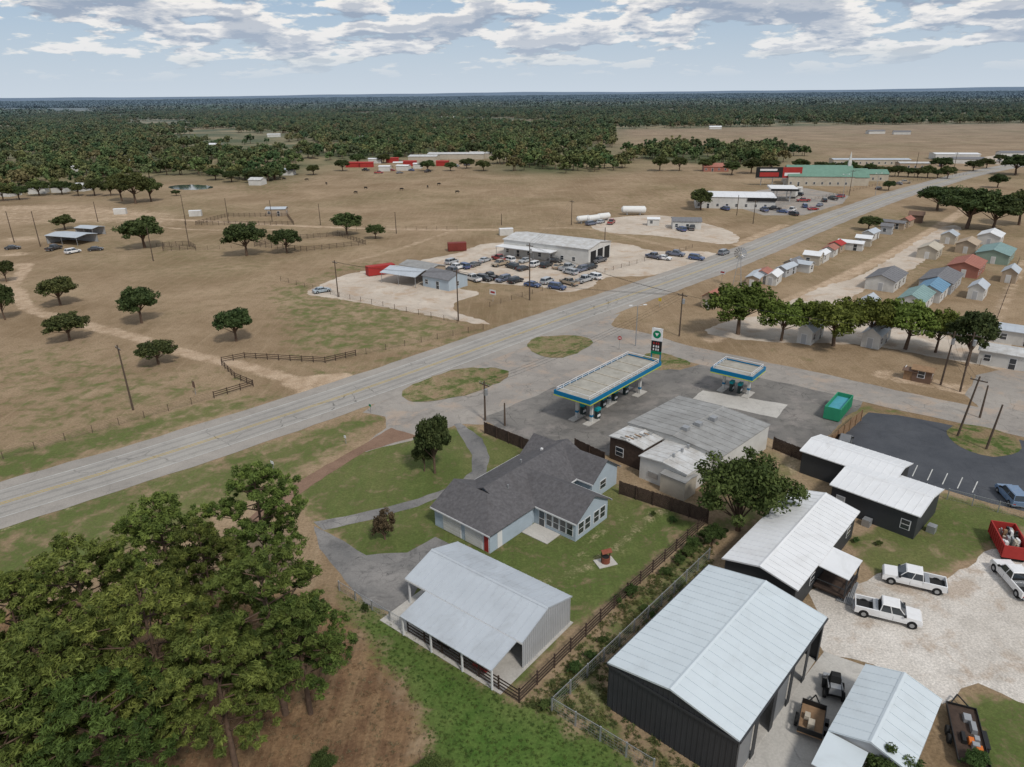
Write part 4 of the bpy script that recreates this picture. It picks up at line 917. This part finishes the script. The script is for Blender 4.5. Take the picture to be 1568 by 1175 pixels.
def tree(u,v,wpx,hpx,kind='oak',name=None):
    b=P(u,v); d=depth(b); dep=math.atan2(CH,b.xy.length); s=d/FPX; Rr=wpx*s/2
    H=max(Rr*1.25,(hpx*s-Rr*.5*math.sin(dep))/math.cos(dep))
    me={'oak':random.choice(OAKS),'light':random.choice(LIGHT),'big':BIG,'dry':DRY}[kind]
    bR,bH=(1.6,3) if kind=='dry' else (4.2,8)
    ob=bpy.data.objects.new(name or {'oak':'oak_tree','light':'elm_tree','big':'elm_tree','dry':'crepe_myrtle_shrub'}[kind],me)
    ob.location=b; ob.scale=(Rr/bR,Rr/bR,H/bH); ob.rotation_euler=(0,0,random.uniform(0,6.28)); COL.objects.link(ob)
def treetop(u,v,H,Rr):
    p=P(u,v,H); ob=bpy.data.objects.new('pine_tree',random.choice(PINES)); ob.location=(p.x,p.y,0); ob.scale=(Rr/5.0,Rr/5.0,H/16); ob.rotation_euler=(0,0,random.uniform(0,6.28)); COL.objects.link(ob)
for q in [(385,712,15,4.8),(232,762,15,4.8),(100,828,15,5.2),(395,850,16,5.2),(50,955,15,5.4),(205,885,16.5,5.2),(448,915,12,4.2),(130,1045,13,5.2),(315,965,14,4.6),(300,800,14,3.8),(-40,1050,14,5),(0,880,14,4.2)]: treetop(*q)
for q in [(93,468,58,48),(217,495,62,60),(362,523,60,56),(107,522,62,48),(243,558,60,42),(222,380,68,50),(378,392,62,55),(440,388,48,40),(532,360,48,36),(575,366,30,24),(100,352,36,24),(10,432,30,36),(8,490,38,58),(187,308,42,44),(208,312,52,50),(232,309,40,38),(1073,322,38,34),(1330,353,36,22),(1480,350,90,68),(1435,322,60,36),(1520,352,70,55),(1560,345,60,58),(1555,268,50,16),(1527,288,30,22)]: tree(*q)
for q in [(1130,512,100,86),(1196,522,64,66),(1232,520,60,66),(1276,530,90,78),(1330,528,70,78),(1386,535,88,82),(1432,540,60,72)]: tree(*q,kind='light')
tree(1480,560,74,92)
tree(666,725,58,96,name='oak_tree'); tree(650,722,34,48)
tree(590,826,40,52,'dry'); tree(1130,812,138,130,'big'); tree(1090,835,40,36,'big','shrub')
for q in [(965,915,22,22),(945,925,16,16),(1000,950,14,14),(880,1030,22,18),(905,1010,18,14),(1490,1180,40,34),(495,1190,46,40),(1350,1200,120,50),(560,940,12,18),(765,765,24,14),(785,790,18,12),(1060,845,22,26),(660,1200,60,40),(1020,880,20,12),(1040,862,22,14),(925,985,16,12),(1310,830,12,8),(1345,835,12,8),(1030,800,14,10),(1000,790,10,8),(860,1065,18,12),(835,1085,20,14),(1055,850,26,16),(985,935,14,10)]: tree(*q,kind='big',name='shrub')
for i in range(14): tree(1255+i*15,266+i*.6,24,16+random.uniform(-2,4))
for q in [(1225,262,30,18),(1150,266,34,24),(1120,268,30,22),(1440,262,34,20),(1080,262,24,20),(1530,250,20,14),(300,262,24,20),(1010,262,30,24),(330,276,30,18),(355,279,28,18),(390,280,30,20),(60,300,34,24),(30,306,30,22),(145,300,30,26),(525,262,24,18),(548,252,26,16),(588,250,22,14),(655,262,26,16),(690,262,22,14),(715,258,24,14),(740,262,26,16),(480,268,24,16),(1490,262,26,16),(1510,258,24,16),(1180,262,26,18),(1360,292,22,16),(1300,262,22,16),(610,246,20,12),(270,300,14,8),(1040,262,24,22),(95,298,30,22),(5,308,34,26),(120,300,24,20),(170,300,28,22),(375,275,30,20),(420,276,26,18),(450,268,26,18)]: tree(*q)
# distant forest (face-instanced)
def pip(x,y,poly):
    ins=np.zeros(x.shape,bool); n=len(poly)
    for i in range(n):
        x1,y1=poly[i];x2,y2=poly[(i+1)%n]; ins^=((y1>y)!=(y2>y))&(x<x1+(y-y1)*(x2-x1)/((y2-y1) if abs(y2-y1)>1e-9 else 1e-9))
    return ins
def scatter(name,mesh,x,y,sc,child='tree_crowns'):
    n=len(x); a=rng.random(n)*6.28; c,s=np.cos(a)*sc/2,np.sin(a)*sc/2
    V=np.zeros((n,4,3)); V[:,0,0]=x-c+s;V[:,0,1]=y-s-c;V[:,1,0]=x+c+s;V[:,1,1]=y+s-c;V[:,2,0]=x+c-s;V[:,2,1]=y+s+c;V[:,3,0]=x-c-s;V[:,3,1]=y-s+c
    me=bpy.data.meshes.new(name); me.vertices.add(4*n); me.vertices.foreach_set('co',V.ravel()); me.loops.add(4*n); me.loops.foreach_set('vertex_index',np.arange(4*n,dtype=np.int32)); me.polygons.add(n); me.polygons.foreach_set('loop_start',np.arange(0,4*n,4,dtype=np.int32)); me.update(calc_edges=True)
    ob=bpy.data.objects.new(name,me); COL.objects.link(ob); ob.instance_type='FACES'; ob.use_instance_faces_scale=True; ob.instance_faces_scale=1.0; ob.show_instancer_for_render=False; ob.show_instancer_for_viewport=False
    ch=bpy.data.objects.new(child,mesh); ch.parent=ob; COL.objects.link(ch)
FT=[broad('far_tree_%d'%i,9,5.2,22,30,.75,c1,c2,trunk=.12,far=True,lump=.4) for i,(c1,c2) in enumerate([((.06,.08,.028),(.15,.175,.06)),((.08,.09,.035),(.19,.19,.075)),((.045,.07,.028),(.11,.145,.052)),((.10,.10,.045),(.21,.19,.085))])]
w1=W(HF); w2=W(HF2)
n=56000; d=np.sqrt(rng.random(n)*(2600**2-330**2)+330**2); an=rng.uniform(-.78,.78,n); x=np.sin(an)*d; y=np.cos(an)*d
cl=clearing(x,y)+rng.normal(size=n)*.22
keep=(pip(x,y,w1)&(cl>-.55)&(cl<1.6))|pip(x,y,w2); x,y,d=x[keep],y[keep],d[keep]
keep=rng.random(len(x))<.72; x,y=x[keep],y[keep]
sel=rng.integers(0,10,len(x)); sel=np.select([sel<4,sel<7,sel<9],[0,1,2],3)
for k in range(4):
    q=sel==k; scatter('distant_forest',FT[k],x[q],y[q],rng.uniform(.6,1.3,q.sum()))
def clump(i,c1,c2):
    k=26; cx=rng.uniform(-34,34,(k,2)); cen=np.column_stack([cx,rng.uniform(3,8,k)]); rad=rng.uniform(3.5,6.5,k)
    return build('forest_clump_%d'%i,[tube((0,0,0),(0,0,4),.3,.2)],leaves(cen,rad,22,2.3,1,c1,c2,.9),[LEAFF,BARK])
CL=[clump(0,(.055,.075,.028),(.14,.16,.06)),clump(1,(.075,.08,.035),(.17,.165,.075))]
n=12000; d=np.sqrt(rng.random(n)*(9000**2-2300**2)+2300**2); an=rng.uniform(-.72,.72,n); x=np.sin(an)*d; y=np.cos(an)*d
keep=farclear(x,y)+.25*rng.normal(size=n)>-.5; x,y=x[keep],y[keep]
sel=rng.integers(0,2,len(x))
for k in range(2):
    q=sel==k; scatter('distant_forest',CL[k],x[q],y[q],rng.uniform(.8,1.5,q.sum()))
# grass tufts and weeds in the foreground
def tuft(i,c1,c2):
    return build('tuft_%d'%i,[tube((0,0,0),(0,0,.05),.01,.01,4)],leaves(np.array([[0,0,.2],[.35,.1,.15],[-.2,.3,.15],[-.1,-.35,.12]]),np.array([.35,.3,.3,.25]),12,.16,1.6,c1,c2,.5,.0,.2),[LEAF,BARK])
TG=tuft(0,(.05,.10,.02),(.13,.18,.05)); TB=tuft(1,(.16,.11,.06),(.34,.25,.15)); TW_=tuft(2,(.05,.07,.02),(.16,.17,.06))
for mesh,poly,n,s0,s1 in ((TG,LAWNF,2600,.12,.32),(TB,BRWN,3200,.15,.4),(TW_,CORR,1500,.25,.8)):
    w=W(poly); px=np.array(w); lo=np.maximum(px.min(0),[-55,34]); hi=px.max(0); x=rng.uniform(lo[0],hi[0],n*2); y=rng.uniform(lo[1],hi[1],n*2); k=pip(x,y,w); x,y=x[k][:n],y[k][:n]
    scatter('grass_tufts',mesh,x,y,rng.uniform(s0,s1,len(x)),'tufts')
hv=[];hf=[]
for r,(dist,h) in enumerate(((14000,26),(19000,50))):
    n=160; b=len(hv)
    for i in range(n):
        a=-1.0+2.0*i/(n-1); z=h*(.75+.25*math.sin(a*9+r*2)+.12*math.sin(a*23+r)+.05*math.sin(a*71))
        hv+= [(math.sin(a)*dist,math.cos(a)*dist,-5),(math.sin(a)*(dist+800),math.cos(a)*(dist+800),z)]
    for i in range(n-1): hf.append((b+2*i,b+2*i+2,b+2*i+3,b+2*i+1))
me=bpy.data.meshes.new('hills'); me.from_pydata(hv,[],hf); me.materials.append(M('hill_forest',(.14,.20,.28),1,.2,.002)); COL.objects.link(bpy.data.objects.new('hills',me))  # blue of the hills is haze painted into their colour
# ---------------------------------------------------------------- world and sun
SE,SAZ=50,150
w=bpy.data.worlds.new('World'); scene.world=w; w.use_nodes=True; nt=w.node_tree; nt.nodes.clear()
sky=nd(nt,'ShaderNodeTexSky',sky_type='NISHITA'); sky.sun_disc=False; sky.sun_elevation=R(SE); sky.sun_rotation=R(SAZ); sky.altitude=100; sky.air_density=1.0; sky.dust_density=.6; sky.ozone_density=3
bg=nd(nt,'ShaderNodeBackground'); bg.inputs[1].default_value=.085; lk(nt,sky.outputs[0],bg.inputs[0])
tc=nd(nt,'ShaderNodeTexCoord'); S=nd(nt,'ShaderNodeSeparateXYZ'); lk(nt,tc.outputs['Generated'],S.inputs[0])
def cn(dz,sc,det,off=0):
    z=mathn(nt,'MAXIMUM',mathn(nt,'ADD',S.outputs[2],dz),-.02)
    den=mathn(nt,'ADD',z,.20); C=nd(nt,'ShaderNodeCombineXYZ')
    lk(nt,mathn(nt,'DIVIDE',S.outputs[0],den),C.inputs[0]); lk(nt,mathn(nt,'DIVIDE',S.outputs[1],den),C.inputs[1]); C.inputs[2].default_value=off
    return noise(nt,sc,det,.56,C.outputs[0],.05)
n0=cn(0,3.3,6,.7); n1=cn(.009,3.3,6,.7)
big=mrange(nt,cn(0,1.0,2,3.1),.35,.65,-.035,.035)
thr=mathn(nt,'ADD',mrange(nt,S.outputs[2],.025,.125,.53,.405),big)
dn=mathn(nt,'SUBTRACT',n0,thr)
mask=mathn(nt,'MULTIPLY',mrange(nt,dn,-.02,.04,0,1,True),mrange(nt,S.outputs[2],.015,.045))
lit=mathn(nt,'MULTIPLY_ADD',mathn(nt,'SUBTRACT',n0,n1),7.0,.5,True)
thick=mrange(nt,dn,.03,.15,1,.22)
lit2=mathn(nt,'MULTIPLY',lit,thick)
cc=mix(nt,mrange(nt,lit2,.05,.55),(.34,.41,.52),(.90,.88,.86))
cc=mix(nt,mrange(nt,S.outputs[2],.02,.09,.45,0),cc,(.62,.69,.78))
hz=mrange(nt,S.outputs[2],.0,.30,.97,.35)
air=mix(nt,mrange(nt,S.outputs[2],.0,.13),(.60,.68,.77),(.36,.49,.66))
cov=mathn(nt,'MAXIMUM',mask,hz)
allc=mix(nt,mask,air,cc)
bg2=nd(nt,'ShaderNodeBackground'); bg2.inputs[1].default_value=.98; lk(nt,allc,bg2.inputs[0])
ms=nd(nt,'ShaderNodeMixShader'); lk(nt,cov,ms.inputs[0]); lk(nt,bg.outputs[0],ms.inputs[1]); lk(nt,bg2.outputs[0],ms.inputs[2])
out=nd(nt,'ShaderNodeOutputWorld'); lk(nt,ms.outputs[0],out.inputs[0])
sl=bpy.data.lights.new('sun','SUN'); sl.energy=2.3; sl.angle=R(8); sl.color=(1,.95,.88); so=bpy.data.objects.new('sun',sl); COL.objects.link(so)
az=R(SAZ); dirv=Vector((math.sin(az)*math.cos(R(SE)),math.cos(az)*math.cos(R(SE)),math.sin(R(SE)))); so.rotation_euler=dirv.to_track_quat('Z','Y').to_euler(); so.location=(0,0,100)
# ---------------------------------------------------------------- camera
cd=bpy.data.cameras.new('camera'); cd.sensor_width=36; cd.sensor_fit='HORIZONTAL'; cd.lens=36*FPX/1568; cd.clip_end=60000; cd.clip_start=.5
cam=bpy.data.objects.new('camera',cd); cam.matrix_world=Matrix.Translation((0,0,CH))@ROT.to_4x4(); COL.objects.link(cam); scene.camera=cam
scene.view_settings.view_transform='Standard'; scene.view_settings.look='None'; scene.view_settings.exposure=0
